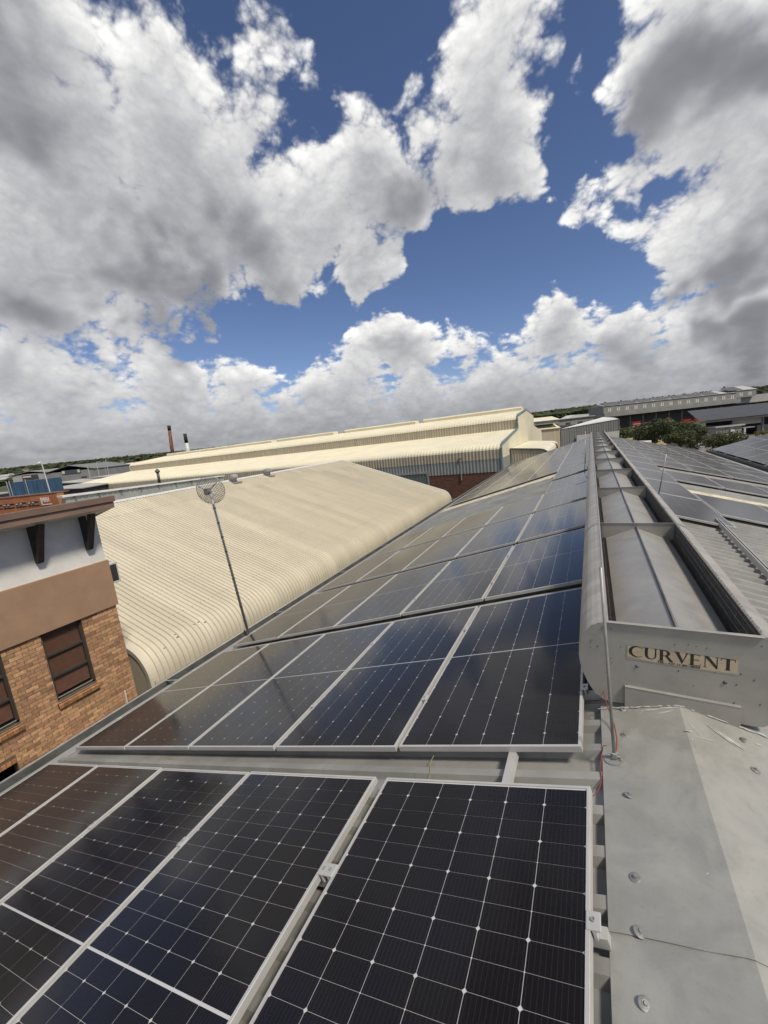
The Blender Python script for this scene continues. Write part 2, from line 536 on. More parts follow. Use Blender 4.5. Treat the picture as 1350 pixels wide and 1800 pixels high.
mk('plaster', (.83, .81, .76), .9, 0, var=.06, var_scale=2.0, bump=.1, bump_scale=50)
mk('fascia', (.25, .165, .125), .6, 0, var=.12, var_scale=2)
mk('fascia_dark', (.20, .135, .105), .6, 0, var=.12, var_scale=2)
mk('timber_dark', (.040, .034, .030), .7, 0, var=.25, var_scale=10)
mk('bronze', (.075, .068, .055), .45, .2, var=.1)
mk('blind', (.20, .085, .048), .6, 0, var=.12, var_scale=8)
mk('gutter_shade_zinc', (.11, .11, .105), .6, .2, var=.3, var_scale=3)  # dirty zinc, darkened further to paint in the channel's inner shade
mk('screw_zinc', (.27, .27, .265), .55, .3, var=.2, var_scale=60)
mk('wire_grey', (.24, .235, .225), .6, .3, var=.3, var_scale=30)
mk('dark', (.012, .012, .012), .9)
mk('ac_white', (.62, .62, .60), .5, 0, var=.06)
mk('shed_grey', (.21, .215, .215), .6, 0, var=.10, var_scale=.6, stretch=(3, 3, .5))
mk('roof_dark', (.12, .12, .122), .55, 0, var=.10, var_scale=.4)
mk('wall_dark', (.07, .07, .072), .8, 0, var=.15, var_scale=.5)
mk('wall_grey', (.30, .30, .295), .7, 0, var=.1, var_scale=.4)
mk('wall_pale', (.46, .455, .44), .7, 0, var=.1, var_scale=.3)
mk('asphalt', (.075, .072, .068), .9, 0, var=.2, var_scale=.5)
mk('ground', (.11, .105, .072), .95, 0, var=.45, var_scale=.012, col2=(.085, .10, .05))
mk('yard', (.20, .19, .17), .9, 0, var=.2, var_scale=.2)
mk('dry_grass', (.36, .29, .13), .95, 0, var=.3, var_scale=.5)
mk('veld', (.075, .09, .035), .95, 0, var=.4, var_scale=.35)
mk('red_steel', (.50, .045, .03), .55, 0, var=.2)
mk('white_paint', (.72, .72, .71), .35, 0, var=.04, coat=.3)
mk('tyre', (.02, .02, .02), .8)
mk('car_glass', (.015, .018, .02), .1)
mk('blue_steel', (.045, .105, .19), .6, 0, var=.25, var_scale=.8, stretch=(4, 4, .4))
mk('far_brick', (.36, .135, .065), .85, 0, var=.2, var_scale=1.2)
mk('sign_cream', (.56, .46, .33), .6, 0, var=.10, var_scale=9)
mk('ink', (.022, .022, .024), .5, 0, var=.3, var_scale=30)
mk('sealant', (.52, .515, .49), .6, 0, var=.15, var_scale=25)
mk('skylight', (.74, .68, .52), .45, 0, var=.2, var_scale=4, spots=.5)
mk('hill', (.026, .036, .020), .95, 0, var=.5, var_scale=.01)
mk('haze_blue', (.085, .10, .12), .95)  # distance haze put into the far hills' colour; the banner reuses it
mk('bark', (.07, .055, .04), .9, 0, var=.3, var_scale=6)
mk('cloud_white', (.8, .8, .8), 1.0)
mk('cable_red', (.28, .055, .035), .5)
mk('cable_yellow', (.42, .36, .10), .5)
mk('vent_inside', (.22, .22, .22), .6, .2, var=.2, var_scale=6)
mk('chimney_rust', (.22, .10, .06), .8, 0, var=.5, var_scale=.4)
mk('chimney_black', (.03, .03, .03), .8)
mk('window_pale', (.72, .70, .64), .4)
mk('house_wall', (.42, .37, .31), .8, 0, rnd=.4, island=True)
mk('house_roof', (.20, .115, .085), .8, 0, rnd=.4, island=True)

def leaf_mat(name, c1, c2):
    m = bpy.data.materials.new(name)
    m.use_nodes = True
    T = NT(m.node_tree)
    T.t.nodes.clear()
    out = T.n('ShaderNodeOutputMaterial')
    r = T.n('ShaderNodeNewGeometry').outputs['Random Per Island']
    c = T.mix(r, c1, c2)
    d = T.n('ShaderNodeBsdfPrincipled')
    T.put(d.inputs['Base Color'], c)
    d.inputs['Roughness'].default_value = .6
    t = T.n('ShaderNodeBsdfTranslucent')
    T.put(t.inputs[0], c)
    mx = T.n('ShaderNodeMixShader')
    mx.inputs[0].default_value = .3
    T.put(mx.inputs[1], d.outputs[0])
    T.put(mx.inputs[2], t.outputs[0])
    T.put(out.inputs[0], mx.outputs[0])
    M[name] = m
leaf_mat('leaf', (.030, .045, .016), (.085, .105, .035))
leaf_mat('leaf_olive', (.05, .06, .02), (.12, .13, .045))
leaf_mat('leaf_yellow', (.14, .13, .03), (.30, .24, .06))

def cell_mat():
    m = bpy.data.materials.new('cell')
    m.use_nodes = True
    T = NT(m.node_tree)
    b = T.t.nodes['Principled BSDF']
    uv = T.n('ShaderNodeUVMap').outputs[0]
    sep = T.n('ShaderNodeSeparateXYZ')
    T.put(sep.inputs[0], uv)
    fx = T.m('FRACT', T.m('MULTIPLY', sep.outputs[0], 10.0))
    line = T.m('LESS_THAN', T.m('ABSOLUTE', T.m('SUBTRACT', fx, .5)), .045)
    pos = T.n('ShaderNodeNewGeometry').outputs['Position']
    n = T.noise(pos, 1.3, 3, .5)
    c = T.mix(T.rng(n, .35, .65), (.0085, .0075, .0095), (.0075, .008, .016))
    c = T.mix(T.m('MULTIPLY', line, .40), c, (.06, .06, .062))
    T.put(b.inputs['Base Color'], c)
    b.inputs['Roughness'].default_value = .5
    b.inputs['Specular IOR Level'].default_value = .08
    M['cell'] = m
cell_mat()

def glass_mat(name, rough, dust, f0=.04, tint=(.97, .97, .97)):
    m = bpy.data.materials.new(name)
    m.use_nodes = True
    T = NT(m.node_tree)
    T.t.nodes.clear()
    out = T.n('ShaderNodeOutputMaterial')
    pos = T.n('ShaderNodeNewGeometry').outputs['Position']
    bp = T.n('ShaderNodeBump')
    bp.inputs['Strength'].default_value = .03
    bp.inputs['Distance'].default_value = .01
    T.put(bp.inputs['Height'], T.noise(pos, 2.2, 2, .5))
    geo = T.n('ShaderNodeNewGeometry')
    ct = T.m('MAXIMUM', T.m('ABSOLUTE', T.v('DOT_PRODUCT', geo.outputs['Incoming'], geo.outputs['Normal'])), .06)
    # anti-reflective coating: little mirror straight on, strong at a slant
    fr = T.m('MULTIPLY_ADD', T.m('POWER', T.m('SUBTRACT', 1.0, ct), 4.0), .90, f0)
    tr = T.n('ShaderNodeBsdfTransparent')
    tr.inputs[0].default_value = (*tint, 1)
    gl = T.n('ShaderNodeBsdfGlossy')
    gl.inputs['Roughness'].default_value = rough
    T.put(gl.inputs['Normal'], bp.outputs[0])
    df = T.n('ShaderNodeBsdfDiffuse')
    df.inputs[0].default_value = (.40, .37, .33, 1)
    mx = T.n('ShaderNodeMixShader')
    # a thin film of dust: a longer path through it at a slant
    film = T.m('MULTIPLY_ADD', T.rng(T.noise(pos, 1.1, 6, .65), .3, .75), dust, dust * .6)
    T.put(mx.inputs[0], T.m('SUBTRACT', 1.0, T.m('EXPONENT', T.m('DIVIDE', film, T.m('MULTIPLY', ct, -1.0)))))
    T.put(mx.inputs[1], tr.outputs[0])
    T.put(mx.inputs[2], df.outputs[0])
    m2 = T.n('ShaderNodeMixShader')
    T.put(m2.inputs[0], fr)
    T.put(m2.inputs[1], mx.outputs[0])
    T.put(m2.inputs[2], gl.outputs[0])
    T.put(out.inputs[0], m2.outputs[0])
    M[name] = m
glass_mat('solar_glass', .11, .010, .006)
glass_mat('window_glass', .01, .01)

def far_brick_mat():
    m = bpy.data.materials.new('brick_pattern')
    m.use_nodes = True
    T = NT(m.node_tree)
    b = T.t.nodes['Principled BSDF']
    pos = T.n('ShaderNodeNewGeometry').outputs['Position']
    sep = T.n('ShaderNodeSeparateXYZ')
    T.put(sep.inputs[0], pos)
    cmb = T.n('ShaderNodeCombineXYZ')
    T.put(cmb.inputs[0], T.m('ADD', sep.outputs[0], sep.outputs[1]))
    T.put(cmb.inputs[1], sep.outputs[2])
    br = T.n('ShaderNodeTexBrick')
    T.put(br.inputs['Vector'], cmb.outputs[0])
    br.inputs['Color1'].default_value = (.19, .075, .045, 1)
    br.inputs['Color2'].default_value = (.10, .045, .03, 1)
    br.inputs['Mortar'].default_value = (.17, .13, .11, 1)
    br.inputs['Scale'].default_value = 1
    br.inputs['Mortar Size'].default_value = .012
    br.inputs['Brick Width'].default_value = .44
    br.inputs['Row Height'].default_value = .17
    T.put(b.inputs['Base Color'], br.outputs[0])
    b.inputs['Roughness'].default_value = .9
    M['brick_pattern'] = m
far_brick_mat()

ORD = ['first', 'second', 'third', 'fourth', 'fifth', 'sixth', 'seventh', 'eighth', 'ninth', 'tenth', 'eleventh', 'twelfth', 'thirteenth', 'fourteenth', 'fifteenth', 'sixteenth']


# ------------------------------------------------------------------ the roof we stand on
GROUND = -6.5
TH, TR = 0.28199, 0.257
cL, sL, cR, sR = math.cos(TH), math.sin(TH), math.cos(TR), math.sin(TR)
ZR = 0.143
Y0, Y1 = -4.2, 35.0
def PL(u, v, h):
    """left slope: u down the slope from the panel edge, v along the ridge, h off the panel plane"""
    return (-u * cL - h * sL, v, -u * sL + h * cL)
def PR(w, v, h):
    """right slope: w down the slope from the ridge"""
    return (.48 + w * cR + h * sR, v, ZR - w * sR + h * cR)

factory = thing('factory_building', 'low factory with grey ribbed metal roof carrying the solar panels', 'building', (0, 0, GROUND))
def fpart(o):
    o.parent = factory
    o.matrix_parent_inverse = Matrix.Translation((0, 0, -GROUND))
    return o

prof = []
for r in range(4):
    for dv, h in ((0, -.118), (.0575, -.118), (.075, -.08), (.125, -.08), (.1425, -.118)):
        prof.append((r * .2 + dv, h))
prof.append((.8, -.118))
left_sheet = MB().grid([[PL(u, v, h) for v, h in prof] for u in (-.47, 1.2, 3.0, 4.8, 6.02)]).mesh('roof_sheet')
right_sheet = MB().grid([[PR(w, v, h) for v, h in prof] for w in (.03, 2.0, 4.0, 5.6, 7.0)]).mesh('roof_sheet')
left_sky, right_sky = left_sheet.copy(), right_sheet.copy()
left_sheet.materials.append(M['zinc']); right_sheet.materials.append(M['zinc'])
left_sky.materials.append(M['skylight']); right_sky.materials.append(M['skylight'])
k = 0
v = Y0
while v < Y1 - .1:
    o = fpart(new_obj('roof_sheet', left_sky if k in (17, 23) else left_sheet, loc=(0, v, 0)))
    if k in (17, 23): o['label'] = 'cream translucent roof sheet between panel rows'
    o = fpart(new_obj('roof_sheet', right_sky if k in (17, 22) else right_sheet, loc=(0, v + (.2 if k < 99 else 0), 0)))
    if k in (17, 22): o['label'] = 'weathered cream translucent roof sheet between panel rows'
    v += .8
    k += 1

# walls under the roof
fpart(MB().box((-6.30, Y0, GROUND), (-6.15, Y1, -2.02)).obj('wall', M['wall_grey']))
gab = [(-6.15, GROUND), (7.2, GROUND), (7.2, -1.86), (.48, -.10), (-6.15, -1.98)]
fpart(MB().prism(gab, 1, Y1 - .25, Y1 - .1).obj('wall', M['wall_grey']))
fpart(MB().prism(gab, 1, Y0 + .05, Y0 + .2).obj('wall', M['wall_grey']))
# far edge flashing of the roof
fl = MB()
fl.prism([(PL(-.47, 0, -.05)[0], PL(-.47, 0, -.05)[2]), (PL(6.66, 0, -.05)[0], PL(6.66, 0, -.05)[2]), (PL(6.66, 0, -.16)[0], PL(6.66, 0, -.16)[2]), (PL(-.47, 0, -.16)[0], PL(-.47, 0, -.16)[2])], 1, Y1 - .02, Y1 + .05)
fpart(fl.obj('barge_flashing', M['zinc']))
fl = MB()
fl.prism([(PR(0, 0, -.05)[0], PR(0, 0, -.05)[2]), (PR(7, 0, -.05)[0], PR(7, 0, -.05)[2]), (PR(7, 0, -.16)[0], PR(7, 0, -.16)[2]), (PR(0, 0, -.16)[0], PR(0, 0, -.16)[2])], 1, Y1 - .02, Y1 + .05)
fpart(fl.obj('barge_flashing', M['zinc']))

# left eaves gutter: a pressed channel with a rolled front lip
def gutter_profile():
    x, _, z = PL(6.0, 0, -.13)
    xo, _, zo = PL(6.68, 0, -.11)
    return [(x + .03, z - .01), (x + .01, z - .26), (xo + .03, z - .26), (xo + .01, zo), (xo, zo + .008), (xo - .010, zo), (xo + .012, z - .272), (x + .02, z - .272), (x + .045, z - .01)]
fpart(MB().prism(gutter_profile(), 1, Y0, Y1).obj('gutter', M['gutter_shade_zinc']))
xo, _, zo = PL(6.68, 0, -.11)
fpart(MB().tube([(xo, Y0, zo + .010), (xo, Y1, zo + .010)], .013, 8).obj('gutter_lip', M['galv'], smooth=True))
for q in range(14):
    x, _, z = PL(6.0, 0, -.13)
    xo, _, zo = PL(6.68, 0, -.11)
    yy = -1.0 + q * 2.7
    fpart(MB().add([(x, yy, z - .01), (xo, yy, zo + .002), (xo, yy + .03, zo + .002), (x, yy + .03, z - .01), (x, yy, z - .014), (xo, yy, zo - .002), (xo, yy + .03, zo - .002), (x, yy + .03, z - .014)],
          [(0, 1, 2, 3), (7, 6, 5, 4), (0, 4, 5, 1), (1, 5, 6, 2), (2, 6, 7, 3), (3, 7, 4, 0)]).obj('gutter_strap', M['galv']))
# valley gutter between the two roof bays
x, _, z = PR(7.0, 0, -.14)
fpart(MB().prism([(x - .05, z + .02), (x - .02, z - .16), (x + .30, z - .16), (x + .34, z + .10), (x + .31, z + .10), (x + .28, z - .13), (x, z - .13), (x - .02, z + .02)], 1, Y0, Y1).obj('valley_gutter', M['steel_dark']))

# ridge capping in lapped lengths, folded over the ridge
def cap_piece(y0, y1, lift, seed):
    rnd = random.Random(seed)
    ny = max(4, int((y1 - y0) / .12))
    cols = [(-.083, -.095, 0), (-.083, -.079, 0), (-.14, -.078, 0), (-.25, -.078, 0), (-.36, -.0775, 0), (-.43, -.077, 0), (-.462, -.077, 0)]
    rows = []
    for i in range(ny + 1):
        y = y0 + (y1 - y0) * i / ny
        r = []
        for (u, h, _) in cols:
            d = rnd.uniform(-.0011, .0011) if abs(u) > .1 and abs(u) < .46 else 0
            r.append(PL(u, y + (rnd.uniform(-.003, .003) if i in (0, ny) else 0), h + lift + d))
        r.append((.484, y, .0608 + lift))
        for (w, h) in ((.046, -.077), (.08, -.077), (.14, -.0775), (.24, -.078), (.36, -.078), (.50, -.079), (.50, -.095)):
            d = rnd.uniform(-.0011, .0011) if .1 < w < .46 else 0
            r.append(PR(w, y, h + lift + d))
        if i == 0 and lift > 0:      # turned-down lap edge
            rows.append([(p[0], p[1] + .001, p[2] - .0048) for p in r])
        rows.append(r)
    return MB().grid(rows)
for (a, b, lf, sd) in ((-3.6, -.72, 0, 3), (-.80, .62, .005, 5), (.60, 12, 0, 6), (11.9, 24, .003, 8), (23.9, Y1, 0, 9)):
    o = fpart(cap_piece(a, b, lf, sd).obj('ridge_cap', M['cap_zinc'], smooth=False))
    for p in o.data.polygons: p.use_smooth = False
    o['label'] = 'grey folded sheet metal capping along the ridge'
# roofing screws with domed washers
scr = MB().lathe([(.019, 0), (.0195, .0015), (.017, .003), (.0105, .0045), (.0100, .006)], n=16)
scr.lathe([(.0062, .006), (.0062, .011), (.0048, .0122)], n=6)
scr_me = scr.mesh('screw', smooth=False)
scr_me.materials.append(M['screw_zinc'])
for (X, Y) in ((.20, .40), (.192, .18), (.182, -.22), (.175, -.60), (.172, -.785), (.168, -.975), (.165, -1.2)):
    u = -X / cL
    o = fpart(new_obj('screw', scr_me, loc=PL(u, Y, -.0765 + (.005 if Y > -.8 else 0)), rot=(0, -TH, random.uniform(0, 6))))
for (X, Y) in ((.752, .305), (.748, .10), (.75, -.3), (.745, -.62)):
    o = fpart(new_obj('screw', scr_me, loc=PR((X - .48) / cR, Y, -.0765 + (.005 if Y > -.8 else 0)), rot=(0, TR, random.uniform(0, 6))))
# sealant smeared along the foot of the ventilator
rnd = random.Random(4)
pts, rad = [], []
for i in range(60):
    t = i / 59
    X = .085 + t * .80
    z = (PL(-X / cL, 0, -.077)[2] if X < .484 else PR((X - .48) / cR, 0, -.077)[2])
    pts.append((X, .408 + rnd.uniform(-.006, .006), z + .005 + rnd.uniform(-.001, .002)))
    rad.append(rnd.choice((.0015, .0025, .004, .005)) * (1.1 if X > .2 else .8))
fpart(MB().tube(pts, rad, 6).obj('sealant_bead', M['sealant'], smooth=True))
def smear(px, py, ln, wd, ang):
    n = 7
    top, bot = [], []
    for i in range(n):
        t = i / (n - 1) - .5
        w = wd * (1 - (2 * t) ** 2) * rnd.uniform(.5, 1) + .0006
        x, y = px + math.cos(ang) * ln * t, py + math.sin(ang) * ln * t
        for lst, s in ((top, 1), (bot, -1)):
            xx, yy = x - math.sin(ang) * w * s, y + math.cos(ang) * w * s
            lst.append(PR((xx - .48) / cR, yy, -.0698) if xx > .49 else PL(-xx / cL, yy, -.0698))
    fpart(MB().grid([top, bot]).obj('paint_smear', M['sealant']))
for a in ((.545, .235, .10, .003, -1.1), (.575, .19, .09, .003, .2), (.66, .275, .15, .006, -.75), (.69, .265, .14, .007, -.72), (.71, .26, .10, .004, -.7), (.63, .30, .06, .005, -.9), (.82, .315, .03, .006, .2), (.50, .20, .03, .004, .3),
          (.515, .145, .02, .003, 1.2), (.40, .36, .10, .006, .35), (.34, .385, .12, .009, .1), (.42, .395, .16, .008, .05), (.29, .37, .05, .003, .9), (.40, -.55, .015, .002, .6), (.46, -.02, .03, .0012, -.5), (.45, -.16, .02, .002, .4)):
    smear(*a)

# ------------------------------------------------------------------ solar panels
PW, PLN = 1.134, 2.278
def ring(i, z):
    return [(-PW / 2 + i, i, z), (PW / 2 - i, i, z), (PW / 2 - i, PLN - i, z), (-PW / 2 + i, PLN - i, z)]
fr = MB()
rings = [ring(.024, -.035), ring(0, -.035), ring(0, -.0016), ring(.0014, 0), ring(.014, 0), ring(.0145, -.0062)]
vv = [p for r in rings for p in r]
ff = [(i * 4 + k, i * 4 + (k + 1) % 4, (i + 1) * 4 + (k + 1) % 4, (i + 1) * 4 + k) for i in range(len(rings) - 1) for k in range(4)]
frame_me = mesh('frame', vv, ff); frame_me.materials.append(M['alu'])
back_me = mesh('backsheet', ring(.0145, -.0060), [(0, 1, 2, 3)]); back_me.materials.append(M['white_back'])
glass_me = mesh('glass', ring(.0144, -.0022), [(0, 1, 2, 3)]); glass_me.materials.append(M['solar_glass'])
CW, CH, CG, CGR = .1812, .0912, .0030, .0015
def cell_shape(cx, cy, flip):
    x0, x1, y0, y1 = cx - CW / 2, cx + CW / 2, cy - CH / 2, cy + CH / 2
    a, b = (.0075, .0022) if flip else (.0022, .0075)
    o = [(x0 + a, y0), (x1 - a, y0), (x1, y0 + a), (x1, y1 - b), (x1 - b, y1), (x0 + b, y1), (x0, y1 - b), (x0, y0 + a)]
    return o
def cell_faces(mb_v, mb_f, uvs, cx, cy, flip, zt=-.0046, zb=-.0056):
    o = cell_shape(cx, cy, flip)
    b = len(mb_v)
    mb_v += [(x, y, zt) for x, y in o] + [(x, y, zb) for x, y in o]
    mb_f.append(tuple(range(b, b + 8)))
    uvs += [((x - cx) / CW + .5, (y - cy) / CH + .5) for x, y in o]
    for i in range(8):
        j = (i + 1) % 8
        mb_f.append((b + i, b + 8 + i, b + 8 + j, b + j))
        uvs += [(.02, .02)] * 4
def one_cell(flip):
    v_, f_, u_ = [], [], []
    cell_faces(v_, f_, u_, 0, 0, flip, 0, -.001)
    me = mesh('solar_cell', v_, f_, uvs=u_)
    me.materials.append(M['cell'])
    return me
CELL = [one_cell(0), one_cell(1)]
spots = []
for r in range(24):
    y = PLN / 2 + (r - 11.5) * (CH + CGR) + (.0050 if r > 11 else -.0050)
    for c in range(6):
        spots.append(((c - 2.5) * (CW + CG), y, r % 2))
v_, f_, u_ = [], [], []
for (x, y, fl_) in spots:
    cell_faces(v_, f_, u_, x, y, fl_)
cells_me = mesh('cell_grid', v_, f_, uvs=u_); cells_me.materials.append(M['cell'])

def solar_panel(loc, rot, label, group, near=False):
    t = thing('solar_panel', label, 'solar panel', loc, rot, group)
    new_obj('frame', frame_me, parent=t)
    new_obj('backsheet', back_me, parent=t)
    if near:
        for (x, y, fl_) in spots:
            new_obj('solar_cell', CELL[fl_], parent=t, loc=(x, y, -.0046))
    else:
        o = new_obj('cell_grid', cells_me, parent=t)
        o['kind'] = 'stuff'
    new_obj('glass', glass_me, parent=t)
    return t

PITCH = 1.163
jit = random.Random(21)
rows = [(-2.535, 'front'), (0.0, 'second'), (2.493, 'third'), (5.011, 'fourth'), (7.522, 'fifth')]
GL = 'solar panels on the left slope'
def lp(u, v, label, near=False):
    solar_panel(PL(u + PW / 2, v + jit.uniform(-.003, .003), jit.uniform(-.002, .002)), (jit.uniform(-.0015, .0015), -TH + jit.uniform(-.0012, .0012), 0), label, GL, near)
CN = ['next to the ridge', 'second from the ridge', 'third from the ridge', 'fourth from the ridge', 'beside the gutter']
for ri, (v, nm) in enumerate(rows):
    for c in range(5):
        u = c * PITCH
        if ri == 0:
            u += -.046 + (.05 if c else 0)
        lp(u, v, 'black solar panel %s in the %s row on the left slope' % (CN[c], nm), near=ri < 2)
lp(0, 9.87, 'solar panel alone beside the ventilator, opposite the bare roof strip on the left slope')
for kq in range(9):
    lp(0, 12.75 + kq * 2.33, 'far left-slope solar panel beside the ventilator, %s beyond the bare strip' % ORD[kq])
for kq in range(8):
    for c in range(1, 5):
        lp(c * PITCH, 15.15 + kq * 2.33, 'far left-slope solar panel, %s, %s row beyond the bare strip' % (CN[c], ORD[kq]))

GR = 'solar panels on the right slope'
def rp(w, v, label):
    solar_panel(PR(w + PW / 2, v + jit.uniform(-.003, .003), jit.uniform(-.002, .002)), (jit.uniform(-.0015, .0015), TR + jit.uniform(-.0012, .0012), 0), label, GR)
for kq in range(12):
    rp(.535, 5.944 + kq * 2.317, 'right-slope solar panel along the ventilator, %s from the near end' % ORD[kq])
RN = ['second from the ventilator', 'third from the ventilator', 'fourth from the ventilator', 'fifth, by the valley']
for ri, v in enumerate([6.97, 11.50] + [15.35 + 2.317 * q for q in range(8)]):
    for c in range(4):
        rp(1.70 + c * PITCH, v, 'right-slope solar panel %s in the %s row' % (RN[c], ORD[ri]))

# mounting rails with clamps
rail_sec = [(-.02, 0), (.02, 0), (.02, -.04), (-.02, -.04)]
def clamp_mesh(wd):
    m = MB()
    m.bbox((-wd / 2, -.030, -.002), (wd / 2, .030, .006), .0015)
    m.bbox((-.006, -.030, -.036), (.006, .030, -.0015), .001)
    me = m.mesh('clamp')
    me.materials.append(M['alu'])
    return me
mid_me, end_me = clamp_mesh(.046), clamp_mesh(.046)
bolt_me = MB().lathe([(.0075, 0), (.0075, .006), (.005, .0065), (.005, .003)], n=12).mesh('bolt')
bolt_me.materials.append(M['galv'])
for ri, (v, nm) in enumerate(rows[:3]):
    for q, dv in enumerate((.53, 1.70)):
        t = thing('mounting_rail', 'aluminium rail under the %s row of left-slope panels, %s end' % (nm, ('near', 'far')[q]), 'rail', PL(-.09, v + dv, -.0365), (0, -TH, 0), 'mounting rails under the left panels')
        MB().box((-5.95, -.02, -.04), (0, .02, 0)).obj('bar', M['alu'], t)
        us = [-.058 if ri == 0 else -.012] + [c * PITCH - (PITCH - PW) / 2 + (.004 if ri == 0 else 0) for c in range(1, 5)] + [4 * PITCH + PW + .012]
        if ri == 0:
            us[1:2] = [1.107, 1.147]
        for u in us:
            c = new_obj('clamp', mid_me, parent=t, loc=(-(u + .09), 0, .0375))
            new_obj('bolt', bolt_me, parent=c, loc=(0, 0, .006))
t = thing('mounting_rail', 'short aluminium rail bridging the gap between front and second panel rows', 'rail', PL(.378, -.30, -.0365), (0, -TH, 0))
MB().box((-.021, 0, -.041), (-.0175, .36, 0)).box((.0175, 0, -.041), (.021, .36, 0)).box((-.0175, 0, -.041), (.0175, .36, -.037)).box((-.0175, 0, -.003), (.0175, .36, 0)).obj('bar', M['alu'], t)
t = thing('mounting_rail', 'bare aluminium channel rail on the right slope leading to the first panel', 'rail', PR(1.33, 2.2, -.035), (0, TR, -.0))
ch = MB().box((-.026, 0, -.045), (-.022, 4.1, .022)).box((.022, 0, -.045), (.026, 4.1, .022)).box((-.022, 0, -.045), (.022, 4.1, -.041)).box((-.022, 0, .019), (-.015, 4.1, .022)).box((.015, 0, .019), (.022, 4.1, .022))
ch.obj('channel', M['alu'], t)
t.rotation_euler = (0, TR, R_(-2.3))
for q in range(5):
    MB().bbox((-.032, .3 + q * .8, -.048), (.032, .34 + q * .8, -.0445), .001).obj('foot', M['alu'], t)


# ------------------------------------------------------------------ ridge ventilator
VY0, VSP, VN = .43, 2.45, 12
VY1 = VY0 + VSP * VN
vent = thing('ridge_ventilator', 'long grey curved ridge ventilator running along the roof ridge, makers name on its end', 'ventilator', (.48, VY0, .04))
def vp(o):
    o.parent = vent
    o.matrix_parent_inverse = Matrix.Translation((-.48, -VY0, -.04))
    return o
shellL = [(.138, .519), (.109, .507), (.072, .490), (.041, .468), (.017, .436), (.001, .398), (-.010, .346), (-.015, .293), (-.008, .232), (.007, .176), (.033, .112), (.067, .054), (.113, .014)]
mirror = lambda P: [(.962 - x, z) for x, z in P]
shellR = mirror(shellL)
CX = .481
def sheet_section(prof, y0, y1, lift=0.0, rib=.0022):
    # pressed lengthwise ribs between the profile points
    P = []
    for i in range(len(prof) - 1):
        (x0, z0), (x1, z1) = prof[i], prof[i + 1]
        nx, nz = (z1 - z0), -(x1 - x0)
        l = math.hypot(nx, nz)
        s = 1 if (x0 + x1) / 2 > CX else -1
        nx, nz = nx / l, nz / l
        if nx * s < 0: nx, nz = -nx, -nz
        P += [(x0 + nx * lift, z0 + nz * lift), (x0 * .55 + x1 * .45 + nx * (lift + rib), z0 * .55 + z1 * .45 + nz * (lift + rib))]
    P.append(prof[-1])
    return MB().grid([[(x, y0, z) for x, z in P], [(x, (y0 + y1) / 2, z) for x, z in P], [(x, y1, z) for x, z in P]])
# inner weather roof between the shells
inL, inM, inR = (.20, .352), (.481, .468), (.782, .338)
for i in range(VN):
    a, b = VY0 + i * VSP, VY0 + (i + 1) * VSP
    vp(sheet_section(shellL, a + .004, b - .004).obj('wind_shell', M['vent_shell']))
    vp(sheet_section(shellR, a + .004, b - .004).obj('wind_shell', M['vent_shell']))
    vp(MB().grid([[(x, y, z) for x, z in (inL, (.34, .411), inM)] for y in (a + .003, (a + b) / 2, b - .003)]).obj('inner_roof_plate', M['vent_zinc']))
    vp(MB().grid([[(x, y, z) for x, z in (inM, (.63, .404), inR)] for y in (a + .003, (a + b) / 2, b - .003)]).obj('inner_roof_plate', M['vent_zinc']))
    # baffle across the opening at the far end of each length
    top = .519
    poly = [(.142, top), (.82, top), (.818, .34), (.782, .34), (.481, .470), (.20, .354), (.16, .352)]
    bf = MB().prism(poly, 1, b - .0015, b + .0015)
    bf.box((.142, b - .010, top), (.82, b + .0015, top + .002))
    vp(bf.obj('baffle', M['vent_zinc']))
    for pf in (shellL, shellR):
        o = vp(sheet_section(pf, b - .022, b + .022, lift=.004, rib=.0022).obj('joint_band', M['vent_zinc']))
    # capping strip along the peak
    vp(MB().tube([(.481, a + .01, .474), (.481, b - .01, .474)], .0075, 8).obj('peak_strip', M['steel_dark'], smooth=True))
    vp(MB().box((.489, a + .01, .470), (.500, b - .01, .4745)).obj('peak_flange', M['vent_zinc']))
    # top rims
    vp(MB().box((.130, a, .517), (.143, b - .006, .523)).obj('rim', M['vent_zinc']))
    vp(MB().box((.819, a, .517), (.832, b - .006, .523)).obj('rim', M['vent_zinc']))
# curb below the inner roof
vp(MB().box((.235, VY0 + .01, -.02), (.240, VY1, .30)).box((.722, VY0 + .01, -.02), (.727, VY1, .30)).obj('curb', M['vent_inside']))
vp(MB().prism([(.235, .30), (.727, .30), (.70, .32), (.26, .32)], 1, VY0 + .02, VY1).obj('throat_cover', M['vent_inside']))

# bird mesh in the two side openings: near lengths as wire, the rest as dark strips
def wire_mesh(x, z0, z1, y0, y1, pitch, lean, r):
    m = MB()
    h = z1 - z0
    rnd = random.Random(int(x * 100))
    n = int((y1 - y0) / pitch)
    for i in range(-int(h / pitch) - 1, n):
        for s in (1, -1):
            ya = y0 + (i if s > 0 else i + h / pitch) * pitch
            yb = ya + s * h
            A, B = Vector((x, ya, z0)), Vector((x + lean, yb, z1 + rnd.uniform(-.004, .008)))
            # clip to the length
            if max(ya, yb) < y0 or min(ya, yb) > y1: continue
            ta, tb = 0, 1
            if yb != ya:
                t0, t1 = (y0 - ya) / (yb - ya), (y1 - ya) / (yb - ya)
                ta, tb = max(0, min(t0, t1)), min(1, max(t0, t1))
            if tb - ta < .05: continue
            m.tube([A.lerp(B, ta), A.lerp(B, tb)], r, 3, cap=False)
    return m
